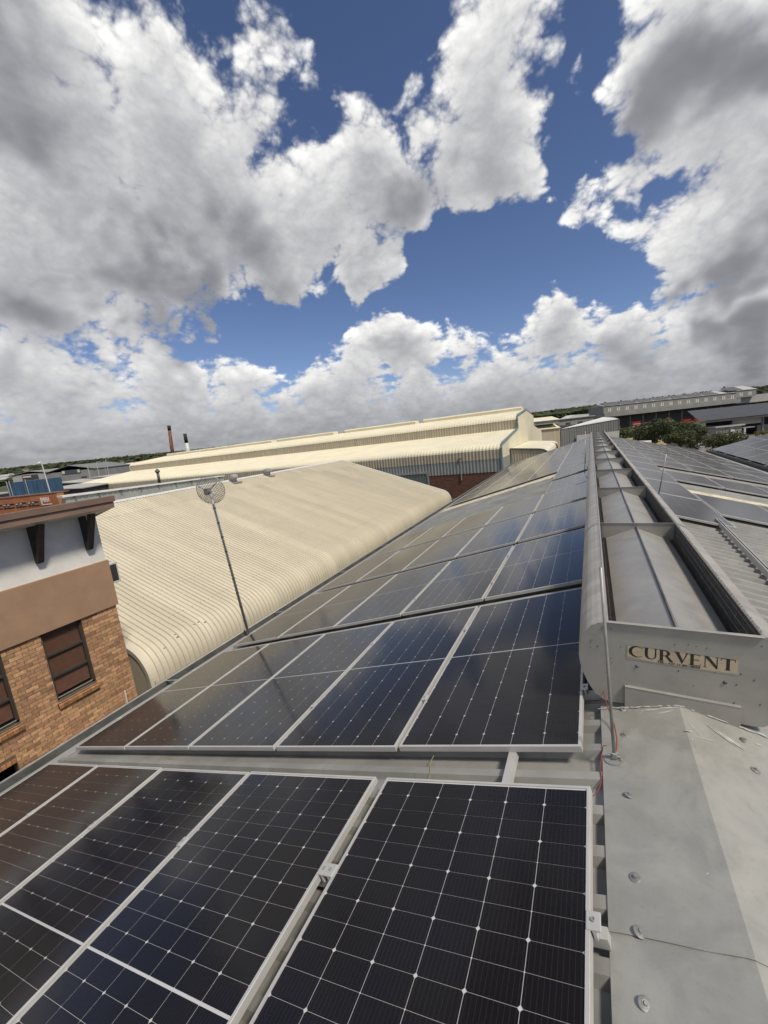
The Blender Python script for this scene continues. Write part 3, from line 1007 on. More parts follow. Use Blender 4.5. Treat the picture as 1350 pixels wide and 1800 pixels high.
for x, z0, z1, lean, mt in ((.812, .334, .536, .012, 'wire_grey'), (.168, .352, .530, -.012, 'rust')):
    o = vp(wire_mesh(x, z0, z1, VY0 + .02, VY0 + 4.9, .017, lean, .0011).obj('wire_mesh', M[mt]))
    o['kind'] = 'stuff'
    o = vp(wire_mesh(x, z0, z1, VY0 + 4.9, VY1 - .05, .05, lean, .0022).obj('wire_mesh', M[mt]))
    o['kind'] = 'stuff'
    for zz in (.25, .5, .75):
        vp(MB().tube([(x + lean * zz, VY0 + .02, z0 + (z1 - z0) * zz), (x + lean * zz, VY1 - .05, z0 + (z1 - z0) * zz)], .0016, 4).obj('mesh_wire', M[mt]))

# end plate facing the camera
bot = [(.158, .008), (.225, .010), (.735, .010), (.804, .008)]
outl = shellL + [bot[0], bot[1], bot[2], bot[3]] + shellR[::-1]
outl = [(x, z) for x, z in outl]
vp(MB().prism(outl, 1, VY0 - .004, VY0).obj('end_plate', M['vent_zinc']))
vp(MB().prism(outl, 1, VY1 - .004, VY1 + .002).obj('end_plate', M['vent_zinc']))
vp(MB().bbox((.132, VY0 - .020, .5195), (.83, VY0 + .004, .5235), .001).obj('end_plate_lip', M['cap_zinc']))
def roofz(x): return (PL(-x / cL, 0, -.077)[2] if x < .484 else PR((x - .48) / cR, 0, -.077)[2])
ap = [(.225, .132), (.752, .116), (.752, roofz(.752) - .004), (.484, .054), (.225, roofz(.225) - .004)]
vp(MB().prism(ap, 1, VY0 - .024, VY0 - .021).obj('apron_plate', M['vent_zinc']))
lip = [(.225, .132), (.752, .116), (.752, .1185), (.225, .1345)]
vp(MB().prism(lip, 1, VY0 - .026, VY0 - .004).obj('apron_lip', M['cap_zinc']))
vp(MB().box((.749, VY0 - .021, roofz(.752)), (.752, VY0 - .004, .114)).box((.225, VY0 - .021, roofz(.225)), (.228, VY0 - .004, .130)).obj('apron_side', M['vent_zinc']))
riv = MB()
for (x, z, r) in ((.155, .478, .003), (.52, .432, .003), (.555, .428, .003), (.60, .425, .003), (.46, .424, .003), (.05, .392, .003), (.058, .392, .0025), (.050, .378, .003), (.05, .345, .003), (.087, .358, .004), (.155, .29, .003), (.158, .265, .0025), (.13, .195, .0025),
                  (.205, .37, .003), (.745, .30, .004), (.80, .275, .004), (.73, .235, .004), (.48, .268, .004), (.55, .195, .0025), (.83, .14, .004), (.82, .47, .003), (.235, .138, .003), (.725, .128, .004), (.64, .29, .003)):
    riv.lathe([(r, 0), (r, .0015), (r * .5, .003)], n=8)
    b = len(riv.v) - 24
    for i in range(b, len(riv.v)):
        px, py, pz = riv.v[i]
        riv.v[i] = (x + px, VY0 - .004 - pz, z + py)
vp(riv.obj('rivet', M['steel_dark']))
for (x, z, r) in ((.285, .262, .0085), (.682, .238, .0095)):
    q = MB().lathe([(r, 0), (r, .002), (r * .6, .006), (.001, .007)], n=12)
    q.v = [(x + a, VY0 - .004 - c_, z + b_) for a, b_, c_ in q.v]
    vp(q.obj('plug', M['steel_dark']))

# name plate
sx0, sx1 = .232, .737
def sz(x, t): return (.394 - (x - sx0) / (sx1 - sx0) * .012) - t * .093
YS = VY0 - .0045
bd = [(sx0, sz(sx0, 0)), (sx1, sz(sx1, 0)), (sx1, sz(sx1, 1)), (sx0, sz(sx0, 1))]
plate = vp(MB().prism(bd, 1, YS - .0012, YS).obj('name_plate', M['cap_zinc']))
rnd = random.Random(12)
n = 40
topv, botv = [], []
for i in range(n + 1):
    x = sx0 + .006 + (sx1 - sx0 - .012) * i / n
    topv.append((x, sz(x, .07) - abs(math.sin(i * .8)) * .0022 - rnd.uniform(0, .0008)))
    botv.append((x, sz(x, .93) + max(0, math.sin(i * .33 + 1)) * .0045 + (0.012 * max(0, 1 - i / 6)) * .6))
poly = topv + botv[::-1]
vs = [(x, YS - .0018, z) for x, z in topv] + [(x, YS - .0018, z) for x, z in botv]
fs = [(i, i + 1, n + 2 + i, n + 1 + i) for i in range(n)]
o = new_obj('sticker', mesh('sticker', vs, fs), M['sign_cream'], plate)
o.matrix_parent_inverse = Matrix.Translation((-.48, -VY0, -.04)) if False else Matrix.Identity(4)

# broad-stroked roman capitals, drawn as outlines (unit height)
def arc(cx, cy, rx, ry, a0, a1, n):
    return [(cx + rx * math.cos(R_(a0 + (a1 - a0) * i / n)), cy + ry * math.sin(R_(a0 + (a1 - a0) * i / n))) for i in range(n + 1)]
def strip(A, B):
    k_ = len(A)
    return [[A[i], A[i + 1], B[i + 1], B[i]] for i in range(k_ - 1)]
def glyph(ch):
    if ch == 'C':
        n_ = 22
        o_ = arc(.56, .5, .56, .52, 42, 318, n_)
        i_ = [(.60 + (.44 - .02) * math.cos(R_(48 + 264 * i / n_)), .5 + .45 * math.sin(R_(48 + 264 * i / n_))) for i in range(n_ + 1)]
        i_ = [(x + .06, y) for x, y in i_]
        return strip(o_, i_) + [[(.97, .84), (1.03, .98), (.985, .98), (.93, .82)]], 1.04
    if ch == 'U':
        n_ = 14
        o_ = [(.06, 1)] + arc(.46, .34, .40, .36, 180, 360, n_) + [(.86, 1)]
        i_ = [(.28, 1)] + arc(.51, .36, .25, .31, 180, 360, n_) + [(.76, 1)]
        return strip(o_, i_) + [[(0, 1), (.34, 1), (.34, .965), (0, .965)], [(.68, 1), (.94, 1), (.94, .965), (.68, .965)]], .96
    if ch == 'R':
        o_ = [(.28, 1)] + arc(.45, .73, .33, .27, 90, -90, 12) + [(.28, .46)]
        i_ = [(.28, .94)] + arc(.42, .73, .15, .21, 90, -90, 12) + [(.28, .52)]
        return [[(.08, 1), (.30, 1), (.30, 0), (.08, 0)], [(0, 0), (.38, 0), (.38, .035), (0, .035)], [(0, 1), (.30, 1), (.30, .965), (0, .965)], [(.42, .50), (.62, .50), (1.02, 0), (.76, 0)]] + strip(o_, i_), 1.0
    if ch == 'V':
        return [[(.04, 1), (.30, 1), (.60, .22), (.50, 0)], [(.80, 1), (.90, 1), (.52, 0), (.49, .02)], [(0, 1), (.36, 1), (.36, .965), (0, .965)], [(.72, 1), (.98, 1), (.98, .965), (.72, .965)]], .92
    if ch == 'E':
        return [[(.08, 1), (.30, 1), (.30, 0), (.08, 0)], [(0, 1), (.70, 1), (.70, .95), (0, .95)], [(0, 0), (.74, 0), (.74, .05), (0, .05)], [(.30, .54), (.60, .54), (.60, .48), (.30, .48)], [(.66, 1), (.70, 1), (.70, .80), (.67, .84)], [(.70, 0), (.74, 0), (.76, .20), (.72, .16)], [(.57, .62), (.60, .62), (.60, .40), (.57, .40)]], .82
    if ch == 'N':
        return [[(.12, 1), (.18, .86), (.18, 0), (.12, 0)], [(.06, 1), (.36, 1), (.93, .16), (.93, -.03), (.86, -.03)], [(.87, 1), (.93, 1), (.93, 0), (.87, .05)], [(.02, 0), (.28, 0), (.28, .035), (.02, .035)], [(.76, 1), (1.04, 1), (1.04, .965), (.76, .965)]], 1.06
    if ch == 'T':
        return [[(.34, 1), (.56, 1), (.56, 0), (.34, 0)], [(0, 1), (.90, 1), (.90, .95), (0, .95)], [(0, 1), (.05, 1), (.04, .80), (0, .76)], [(.90, 1), (.85, 1), (.86, .80), (.90, .76)], [(.24, 0), (.66, 0), (.66, .035), (.24, .035)]], .9
def letters(word, x0, x1, zfun, h, y, gap=.06):
    parts, w = [], 0
    for ch in word:
        g, adv = glyph(ch)
        parts.append((g, w))
        w += adv + gap
    w -= gap
    sc = (x1 - x0) / w
    V, F = [], []
    for g, off in parts:
        for poly in g:
            b = len(V)
            for (px, pz) in poly:
                X = x0 + (off + px) * sc
                V.append((X, y, zfun(X) + pz * h))
            F.append(tuple(range(b, b + len(poly))))
    return mesh('lettering', V, F)
new_obj('lettering', letters('CURVENT', sx0 + .012, sx1 - .016, lambda X: sz(X, .765), .0655, YS - .0024), M['ink'], plate)
def text_mesh(body, size, name):
    cu = bpy.data.curves.new(name, 'FONT')
    cu.body = body
    cu.size = size
    cu.align_x = 'CENTER'
    cu.offset = size * .035
    to = bpy.data.objects.new(name, cu)
    COL.objects.link(to)
    bpy.context.view_layer.update()
    me = bpy.data.meshes.new_from_object(to.evaluated_get(bpy.context.evaluated_depsgraph_get()))
    bpy.data.objects.remove(to)
    me.materials.clear()
    return me
tm = text_mesh('TEL : +27 11 826-8959', .0185, 'telephone_number')
o = new_obj('telephone_number', tm, M['ink'], plate)
o.location = (.478, YS - .0026, sz(.478, .915))
o.rotation_euler = (R_(90), R_(1.4), 0)
o.scale = (1.12, .82, 1)

# ------------------------------------------------------------------ lightning rods
def air_rod(base, top, label, r=.0075, flange=True):
    t = thing('lightning_rod', label, 'lightning rod', base, group='lightning rods along the ridge')
    d = Vector(top) - Vector(base)
    MB().tube([(0, 0, .01), d * .5, d], [r * 1.1, r, r * .9], 10).obj('rod', M['galv'], t, smooth=True)
    if flange:
        f_ = MB()
        n_ = 28
        # ring plate with cut-out, tilted with the roof
        for i in range(n_):
            a0, a1 = 2 * math.pi * i / n_, 2 * math.pi * (i + 1) / n_
            q = [(.024 * math.cos(a0), .024 * math.sin(a0)), (.046 * math.cos(a0), .046 * math.sin(a0)), (.046 * math.cos(a1), .046 * math.sin(a1)), (.024 * math.cos(a1), .024 * math.sin(a1))]
            f_.prism(q, 2, .001, .004)
        f_.bbox((-.024, -.008, .001), (.024, .008, .005), .001)
        o_ = f_.obj('flange', M['galv'], t)
        o_.rotation_euler = (0, -TH, 0)
        g_ = MB().bbox((-.011, -.011, .004), (.011, .011, .038), .003).bbox((.010, -.006, .012), (.030, .006, .022), .002).bbox((-.030, -.005, .014), (-.010, .005, .022), .002)
        g_.obj('socket', M['galv'], t)
        for (x_, y_) in ((-.034, .006), (.030, -.014), (.016, .030)):
            b_ = MB().lathe([(.0062, 0), (.0062, .005), (.004, .0062)], c=(x_, y_, .004 + x_ * .28), n=6)
            b_.obj('bolt', M['galv'], t)
    return t
air_rod((.154, .005, -.031), (.098, .02, .985), 'thin steel lightning rod on a round flange in front of the ventilator end')
air_rod((1.345, 8.2, -.12), (1.46, 8.2, .72), 'thin lightning rod rising between right-slope panels beside the ventilator', .010, False)
air_rod((-.11, 11.3, .0), (-.085, 11.3, 1.0), 'thin lightning rod left of the ventilator, nearer of two standing close', .008, False)
air_rod((-.11, 14.0, .0), (-.10, 14.0, 1.15), 'thin lightning rod left of the ventilator, farther of two standing close', .008, False)
air_rod((1.10, 18.5, -.06), (1.15, 18.5, .9), 'faint lightning rod right of the ventilator far along the ridge', .009, False)

# ------------------------------------------------------------------ loose cables
def cable(pts, r, mat, label, n=24):
    # smooth path through the points
    P = [Vector(p) for p in pts]
    out = []
    for i in range(len(P) - 1):
        p0, p1, p2, p3 = P[max(i - 1, 0)], P[i], P[i + 1], P[min(i + 2, len(P) - 1)]
        for k_ in range(8):
            t_ = k_ / 8
            out.append(.5 * ((2 * p1) + (-p0 + p2) * t_ + (2 * p0 - 5 * p1 + 4 * p2 - p3) * t_ ** 2 + (-p0 + 3 * p1 - 3 * p2 + p3) * t_ ** 3))
    out.append(P[-1])
    o_ = MB().tube(out, r, 6).obj('cable', M[mat], smooth=True)
    return tag(o_, label, 'cable')
cable([PL(-.118, .045, -.03), PL(-.10, .04, -.03), PL(-.085, .01, -.055), PL(-.07, -.06, -.075), PL(-.075, -.13, -.076), PL(-.055, -.20, -.078), PL(-.02, -.27, -.06)], .0025, 'cable_red', 'thin red cable from the rod flange down under the front panel')
cable([PL(-.13, .43, .03), PL(-.135, .35, .0), PL(-.155, .25, -.04), PL(-.16, .12, -.06), PL(-.15, .03, -.06)], .003, 'cable_red', 'red cable hanging behind the rod below the ventilator end')
cable([PL(.90, .03, -.07), PL(.905, -.04, -.075), PL(.885, -.09, -.07), PL(.87, -.17, -.078), PL(.865, -.28, -.06)], .002, 'cable_yellow', 'thin yellow wire lying between the front and second panel rows')

# ------------------------------------------------------------------ dish aerial on its leaning pole
dp = thing('dish_antenna', 'small round mesh dish antenna on a tall leaning grey pole by the gutter', 'antenna', (-6.22, 3.46, -1.97))
top = Vector((-.36, 0, 2.92))
MB().tube([(0, 0, 0), top * .5, top], .026, 12).obj('pole', M['galv'], dp, smooth=True)
for q in range(9):
    c_ = top * (.10 + q * .1)
    MB().tube([c_ - top.normalized() * .012, c_ + top.normalized() * .012], .029, 10).obj('cable_tie', M['steel_dark'], dp)
MB().tube([Vector((.03, -.02, .1)), top * .5 + Vector((.03, -.02, 0)), top * .93 + Vector((.03, -.02, 0))], .008, 6).obj('cable', M['steel_dark'], dp)
dc = Vector((-.50, .10, 2.965))
Nn = Vector((-.42, .88, .12)).normalized()
ax = Nn.cross(Vector((0, 0, 1))).normalized()
ay = ax.cross(Nn).normalized()
RD = .285
def dishp(a, b):
    r2 = (a * a + b * b)
    return dc + ax * a + ay * b + Nn * (r2 * .9)
m = MB()
m.tube([dishp(RD * math.cos(t_ * math.pi / 16), RD * math.sin(t_ * math.pi / 16)) for t_ in range(33)], .006, 6)
o = m.obj('rim', M['galv'], dp)
m = MB()
nn_ = 15
for i in range(1, nn_):
    a_ = -RD + 2 * RD * i / nn_
    h_ = math.sqrt(max(RD * RD - a_ * a_, 0))
    for s_ in (0, 1):
        # diagonal weave
        pts_ = []
        for k_ in range(9):
            b_ = -h_ + 2 * h_ * k_ / 8
            A, B = (a_ + b_) * .7071, (a_ - b_) * .7071
            if s_: A, B = (a_ + b_) * .7071, (b_ - a_) * .7071
            pts_.append(dishp(A, B))
        m.tube(pts_, .0052, 4, cap=False)
o = m.obj('mesh_reflector', M['wire_grey'], dp)
m = MB()
fp = dc - Nn * .01
for (a_, b_) in ((-.22, .10), (.17, .15), (0, -.24)):
    m.tube([dishp(a_, b_), fp - Nn * .04], .007, 6)
m.obj('strut', M['steel_dark'], dp)
MB().cbox((fp - Nn * .06)[:], (.10, .10, .13)).obj('radio_box', M['shed_grey'], dp)
MB().tube([(fp - Nn * .06)[:], top], .022, 8).obj('bracket', M['steel_dark'], dp)
cc = top + Vector((.075, -.02, .01))
MB().tube([cc + Vector((.045 * math.cos(t_ * math.pi / 8), .01 * math.sin(t_), .052 * math.sin(t_ * math.pi / 8))) for t_ in range(17)], .006, 5).obj('cable_coil', M['white_paint'], dp)


# ------------------------------------------------------------------ ground
g = MB()
N_ = 40
ext = [-9000, -3000, -1200, -500, -200, -80, -30, 0, 30, 80, 200, 500, 1200, 3000, 9000]
g.grid([[(x, y, GROUND) for x in ext] for y in ext])
tag(g.obj('ground', M['ground']), kind='structure')
tag(MB().box((-10.3, -8, GROUND + .004), (-6.3, 60, GROUND + .008)).obj('alley_paving', M['yard']), kind='structure')

# ------------------------------------------------------------------ cream warehouse next door
cw = thing('warehouse', 'cream ribbed-metal warehouse with rounded eaves beside our roof', 'building', (-16, 18, GROUND))
def wp(o, root=None, base=None):
    root = root or cw
    o.parent = root
    o.matrix_parent_inverse = Matrix.Translation(-Vector(root.location)) if root.rotation_euler[2] == 0 else root_inv(root)
    return o
def root_inv(root):
    return (Matrix.Translation(root.location) @ root.rotation_euler.to_matrix().to_4x4()).inverted()
BX = -11.0
BR = (-21.83, -.17)
crest = (-12.05, -3.385)
a_sl = math.atan2(BR[1] - crest[1], crest[0] - BR[0])
rad = .92
# arc from roof slope to plumb wall
cx_, cz_ = BX - rad, None
arcpts = []
a0 = math.pi / 2 - a_sl
cz_ = (BR[1] - (cx_ + rad * math.cos(a0) - BR[0]) * math.tan(a_sl)) - rad * math.sin(a0)
for i in range(11):
    t_ = a0 * (1 - i / 10)
    arcpts.append((cx_ + rad * math.cos(t_), cz_ + rad * math.sin(t_), math.cos(t_), math.sin(t_)))
nrm = (math.sin(a_sl), math.cos(a_sl))
lapx = BR[0] + 1.55
zat = lambda x: BR[1] - (x - BR[0]) * math.tan(a_sl)
IB = .1715
bprof = []
for r in range(4):
    for dv, h in ((0, 0), (.058, 0), (.068, .045), (.094, .045), (.104, 0)):
        bprof.append((r * IB + dv, h))
bprof.append((4 * IB, 0))
def sweep(path):
    return MB().grid([[(x + nx * h, dv, z + nz * h) for dv, h in bprof] for x, z, nx, nz in path])
upper = sweep([(BR[0] + .05, zat(BR[0] + .05) + .006, *nrm), (lapx + .12, zat(lapx + .12) + .006, *nrm)]).mesh('roof_sheet')
mains = sweep([(lapx, zat(lapx), *nrm), (-16.5, zat(-16.5), *nrm)] + arcpts + [(BX, cz_ - .12, 1, 0)]).mesh('roof_sheet')
walls = sweep([(BX - .008, cz_ - .06, 1, 0), (BX - .008, GROUND, 1, 0)]).mesh('wall_sheet')
for m_ in (upper, mains, walls): m_.materials.append(M['cream'])
nS = 41
BY0 = 4.02
BY1 = BY0 + nS * 4 * IB
for i in range(nS):
    y_ = BY0 + i * 4 * IB
    for nm_, me_ in (('roof_sheet', upper), ('roof_sheet', mains), ('wall_sheet', walls)):
        wp(new_obj(nm_, me_, loc=(0, y_, random.uniform(-.002, .002))))
# other slope, ridge flashing, end walls
wp(MB().grid([[(BR[0] - .05, y_, BR[1]), (BR[0] - 3.2, y_, BR[1] - 1.0)] for y_ in (BY0, BY1)]).obj('roof_slope', M['cream']))
wp(MB().prism([(BR[0] + .22, zat(BR[0] + .22) + .046), (BR[0], BR[1] + .06), (BR[0] - .3, BR[1] - .04), (BR[0] - .3, BR[1] - .06), (BR[0], BR[1] + .035), (BR[0] + .22, zat(BR[0] + .22) + .041)], 1, BY0, BY1).obj('ridge_flashing', M['white_trim']))
endp = [(BR[0], GROUND), (BX - .02, GROUND)] + [(x, z) for x, z, _, _ in arcpts[::-1]] + [(BR[0], BR[1])]
endi = [(x - .06 if x > -21 else x, z - .10 if z > -6 else z) for x, z in endp]
wp(MB().prism(endi, 1, BY0 - .02, BY0 + .02).obj('end_wall', M['cream']))
wp(MB().prism(endi, 1, BY1 - .16, BY1 - .12).obj('end_wall', M['cream']))
def barge(y0, y1, mat):
    o_, i_ = [], []
    path = [(BR[0], zat(BR[0]), *nrm), (-16, zat(-16), *nrm)] + arcpts + [(BX, GROUND, 1, 0)]
    rows_ = []
    for h in (.045, -.10):
        rows_.append([(x + nx * h, z + nz * h) for x, z, nx, nz in path])
    m_ = MB()
    m_.grid([[(x, y0, z) for x, z in rows_[0]], [(x, y1, z) for x, z in rows_[0]]])
    m_.grid([[(x, y0, z) for x, z in rows_[1]], [(x, y0, z) for x, z in rows_[0]]])
    m_.grid([[(x, y1, z) for x, z in rows_[1]], [(x, y1, z) for x, z in rows_[0]]])
    return m_.obj('barge_flashing', mat)
wp(barge(BY0 - .04, BY0 + .14, M['cream']))
wp(barge(BY1 - .10, BY1 + .03, M['white_trim']))
# fixing screws on the crowns, dark holes near the eaves
sc_ = MB()
rs_ = random.Random(3)
for i in range(nS * 4):
    y_ = BY0 + i * IB + .084
    for x in (-20.1, -18.4, -16.8, -15.2, -13.6, -12.15):
        if rs_.random() < .8:
            z = zat(x)
            sc_.cbox((x + nrm[0] * .047, y_, z + nrm[1] * .047), (.03, .018, .008))
o = wp(sc_.obj('screw_heads', M['rust']))
o['kind'] = 'stuff'
ho = MB()
for (i, k_, sz_) in ((7, 3, .05), (7, 2, .028), (13, 3, .05), (12, 2, .035), (11, 2, .03), (4, 4, .03)):
    x, z, nx, nz = arcpts[k_]
    y_ = BY0 + i * IB + .03
    ho.cbox((x + nx * .003, y_, z + nz * .003), (sz_, sz_ * 1.4, .012))
wp(ho.obj('rust_hole', M['rust']))
# black pipe lying in the gap at the far end of the eaves
for (yy, lab) in ((17.9, 'grey ball-shaped turbine vent on the cream ridge, nearer the dish'), (21.2, 'grey ball-shaped turbine vent on the cream ridge, farther from the dish')):
    t = thing('turbine_vent', lab, 'vent', (-21.42, yy, -.30), group='turbine vents on the cream roof')
    MB().bbox((-.32, -.30, -.06), (.42, .30, .02), .01).obj('base_flashing', M['zinc'], t)
    MB().lathe([(.17, 0), (.17, .20), (.19, .22)], n=20).obj('throat', M['galv'], t, smooth=True)
    tb = MB().lathe([(.20, .21), (.26, .27), (.285, .36), (.27, .45), (.20, .52), (.10, .55), (.01, .555)], n=28)
    tb.obj('turbine', M['zinc'], t)
    fins = MB()
    for k_ in range(16):
        a_ = 2 * math.pi * k_ / 16
        fins.tube([(.20 * math.cos(a_), .20 * math.sin(a_), .22), (.292 * math.cos(a_ + .25), .292 * math.sin(a_ + .25), .36), (.20 * math.cos(a_ + .5), .20 * math.sin(a_ + .5), .525)], .012, 4)
    fins.obj('fin', M['galv'], t)

# ------------------------------------------------------------------ office block, brick below and plaster above
of = thing('office_building', 'brick and plaster office block with deep brown eaves at the left edge', 'building', (-13, -1, GROUND))
def op(o): return wp(o, of)
OX, OY1, OYa = -10.5, 3.34, -6.0
W1, W2, WZ = (1.74, 2.53), (.26, 1.05), (-3.31, -1.72)
DOOR = (-.10, .83, -4.08)
BK = OX - .012       # mortar face
def backing(y0, y1, z0, z1):
    op(MB().box((OX - .25, y0, z0), (BK, y1, z1)).obj('wall', M['mortar']))
backing(W1[1], OY1 - .012, WZ[0], -1.70)
backing(W2[1], W1[0], WZ[0], -1.70)
backing(OYa, W2[0], WZ[0], -1.70)
backing(DOOR[1], OY1 - .012, GROUND, WZ[0])
backing(OYa, DOOR[1], DOOR[2], WZ[0])
backing(OYa, DOOR[0], GROUND, DOOR[2])
op(MB().box((OX - 6, OYa, GROUND), (OX - .25, OY1 - .02, GROUND + .1)).obj('floor', M['asphalt']))
op(MB().box((OX - 6, OY1 - .25, GROUND), (OX - .25, OY1 - .012, .6)).obj('wall', M['mortar']))
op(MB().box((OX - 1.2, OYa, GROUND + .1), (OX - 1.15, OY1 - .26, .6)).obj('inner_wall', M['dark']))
BL, BH = .222, .075
brick_me = MB().bbox((-.012, 0, 0), (0, BL, BH), .003).mesh('brick'); brick_me.materials.append(M['brick'])
half_me = MB().bbox((-.012, 0, 0), (0, .106, BH), .003).mesh('brick'); half_me.materials.append(M['brick'])
def blocked(y, z, w):
    for (a_, b_) in (W1, W2):
        if y + w > a_ + .002 and y < b_ - .002 and z + BH > WZ[0] - .17 and z < WZ[1] + .1:
            # sill zone is a little wider
            return (a_, b_)
    if y < DOOR[1] and y + w > DOOR[0] and z < DOOR[2] + .11: return DOOR[:2]
    return None
cand = []
for c_ in range(0, 40):
    z = -1.70 - (c_ + 1) * .085 + .01
    if z < -5.0: break
    y = OY1 - (.116 if c_ % 2 else 0)
    segs = []
    yy = OY1
    first = True
    while yy > -.35:
        w = .106 if (first and c_ % 2) else BL
        first = False
        segs.append((yy - w, w))
        yy -= w + .010
    for (y_, w) in segs:
        b_ = blocked(y_, z, w)
        if b_:
            # trim to what fits beside the opening
            for (lo, hi) in ((y_, min(y_ + w, b_[0] - .004)), (max(y_, b_[1] + .004), y_ + w)):
                if hi - lo > .006: cand.append((lo, hi - lo, z))
        else:
            cand.append((y_, w, z))
def vis_key(b_):
    return (-b_[2]) + max(0, .6 - b_[0]) * 6 + (3 if b_[2] < -4.9 else 0)
cand.sort(key=vis_key)
rest = MB()
for i, (y_, w, z) in enumerate(cand):
    if i < 300:
        if abs(w - BL) < .002: me_, sc = brick_me, 1
        else: me_, sc = half_me, w / .106
        o = op(new_obj('brick', me_, loc=(OX + random.uniform(-.002, .002), y_, z + random.uniform(-.0015, .0015))))
        o.scale = (1, sc, 1)
    else:
        rest.bbox((OX - .012, y_, z), (OX + random.uniform(-.002, .002), y_ + w, z + BH), .003)
o = op(rest.obj('brickwork', M['brick_rest']))
o['kind'] = 'stuff'
# soldier course over the door
for k_ in range(11):
    op(MB().bbox((OX - .012, DOOR[0] + k_ * .085, DOOR[2] + .006), (OX + .004, DOOR[0] + k_ * .085 + .075, DOOR[2] + .10), .003).obj('brick', M['sill_brick']))
op(MB().box((OX - .9, DOOR[0], GROUND), (OX - .85, DOOR[1], DOOR[2])).obj('door', M['dark']))
# tan plaster band and grey plaster above
op(MB().bbox((OX - .25, OYa, -1.705), (OX + .045, OY1 + .045, -.55), .006).obj('plaster_band', M['band']))
op(MB().bbox((OX - .25, OYa, -.55), (OX + .006, OY1 + .006, .62), .004).obj('upper_wall', M['plaster']))
# windows
def window(ya, yb, z0, z1):
    root = op(MB().box((OX - .095, ya, z0), (OX - .055, ya + .045, z1)).box((OX - .095, yb - .045, z0), (OX - .055, yb, z1)).box((OX - .095, ya, z0), (OX - .055, yb, z0 + .05)).box((OX - .095, ya, z1 - .05), (OX - .055, yb, z1)).obj('window', M['bronze']))
    def sub(o_):
        o_.parent = root
        return o_
    hgt = z1 - z0
    for q in (1, 2):
        zz = z0 + hgt * (.345 if q == 1 else .665)
        sub(MB().bbox((OX - .095, ya + .045, zz - .028), (OX - .048, yb - .045, zz + .028), .004).obj('transom', M['bronze']))
    for q, (b0, b1) in enumerate(((z0 + .05, z0 + hgt * .345 - .028), (z0 + hgt * .345 + .028, z0 + hgt * .665 - .028), (z0 + hgt * .665 + .028, z1 - .05))):
        sub(MB().box((OX - .078, ya + .045, b0), (OX - .074, yb - .045, b1)).obj('pane', M['window_glass']))
    sub(MB().box((OX - .060, ya + .03, z0 + .052), (OX - .052, yb - .03, z0 + .064)).obj('bottom_bead', M['alu']))
    nsl = 34
    for q in range(nsl):
        zz = z1 - .06 - q * (hgt - .16) / nsl
        sl_ = MB()
        cl = 1.15 if q > 21 else .62
        dx, dz = .024 * math.cos(cl), -.024 * math.sin(cl)
        sl_.add([(OX - .118 - dx, ya + .05, zz - dz), (OX - .118 + dx, ya + .05, zz + dz), (OX - .118 + dx, yb - .05, zz + dz), (OX - .118 - dx, yb - .05, zz - dz),
                 (OX - .118 - dx, ya + .05, zz - dz - .003), (OX - .118 + dx, ya + .05, zz + dz - .003), (OX - .118 + dx, yb - .05, zz + dz - .003), (OX - .118 - dx, yb - .05, zz - dz - .003)],
                [(0, 1, 2, 3), (7, 6, 5, 4), (0, 4, 5, 1), (1, 5, 6, 2), (2, 6, 7, 3), (3, 7, 4, 0)])
        sub(sl_.obj('blind_slat', M['blind']))
    # brick sill, sloping outwards
    nb = 9
    for q in range(nb):
        y_ = ya - .03 + q * (yb - ya + .06) / nb
        w = (yb - ya + .06) / nb - .008
        s_ = MB()
        s_.add([(OX - .06, y_, z0 - .02), (OX + .075, y_, z0 - .065), (OX + .075, y_ + w, z0 - .065), (OX - .06, y_ + w, z0 - .02),
                (OX - .06, y_, z0 - .13), (OX + .055, y_, z0 - .16), (OX + .055, y_ + w, z0 - .16), (OX - .06, y_ + w, z0 - .13)],
               [(0, 1, 2, 3), (7, 6, 5, 4), (0, 4, 5, 1), (1, 5, 6, 2), (2, 6, 7, 3), (3, 7, 4, 0)])
        sub(s_.obj('sill_brick', M['sill_brick']))
    sub(MB().box((OX - .06, ya - .03, z0 - .155), (OX + .05, yb + .03, z0 - .04)).obj('sill_mortar', M['mortar']))
window(*W1, *WZ)
window(*W2, *WZ)
for (a_, b_) in (W1, W2):     # reveals
    op(MB().box((OX - .25, a_ - .02, WZ[0]), (OX - .012, a_ - .001, -1.72)).box((OX - .25, b_ + .001, WZ[0]), (OX - .012, b_ + .02, -1.72)).obj('reveal', M['brick']))
# roof edge: fascia in two boards, sloping soffit, brackets
FX = -9.9
op(MB().bbox((FX - .04, OYa, .715), (FX, 3.50, .86), .006).obj('fascia_board', M['fascia']))
op(MB().bbox((FX - .06, OYa, .862), (FX + .035, 3.53, 1.0), .008).obj('fascia_gutter', M['fascia_dark']))
op(MB().prism([(FX - .04, .72), (OX - .3, .52), (OX - .3, .56), (FX - .04, .76)], 1, OYa, 3.48).obj('soffit', M['plaster']))
op(MB().prism([(FX - .05, .985), (OX - 5.5, -.35), (OX - 5.5, -.40), (FX - .05, .93)], 1, OYa, 3.50).obj('roof_plate', M['fascia_dark']))
op(MB().prism([(FX - .05, .90), (FX - .05, .72), (OX - 2, .05), (OX - 2, .45)], 1, 3.47, 3.51).obj('barge_board', M['fascia']))
for yc in (-.95, .05, 1.045, 2.045, 3.035):
    br_ = op(MB().bbox((OX, yc - .06, -.19), (OX + .11, yc + .06, .60), .006).obj('bracket', M['timber_dark']))
    s_ = MB().prism([(OX + .04, -.19), (OX + .13, -.16), (FX - .05, .66), (FX - .20, .66)], 1, yc - .055, yc + .055).obj('strut', M['timber_dark'], br_)
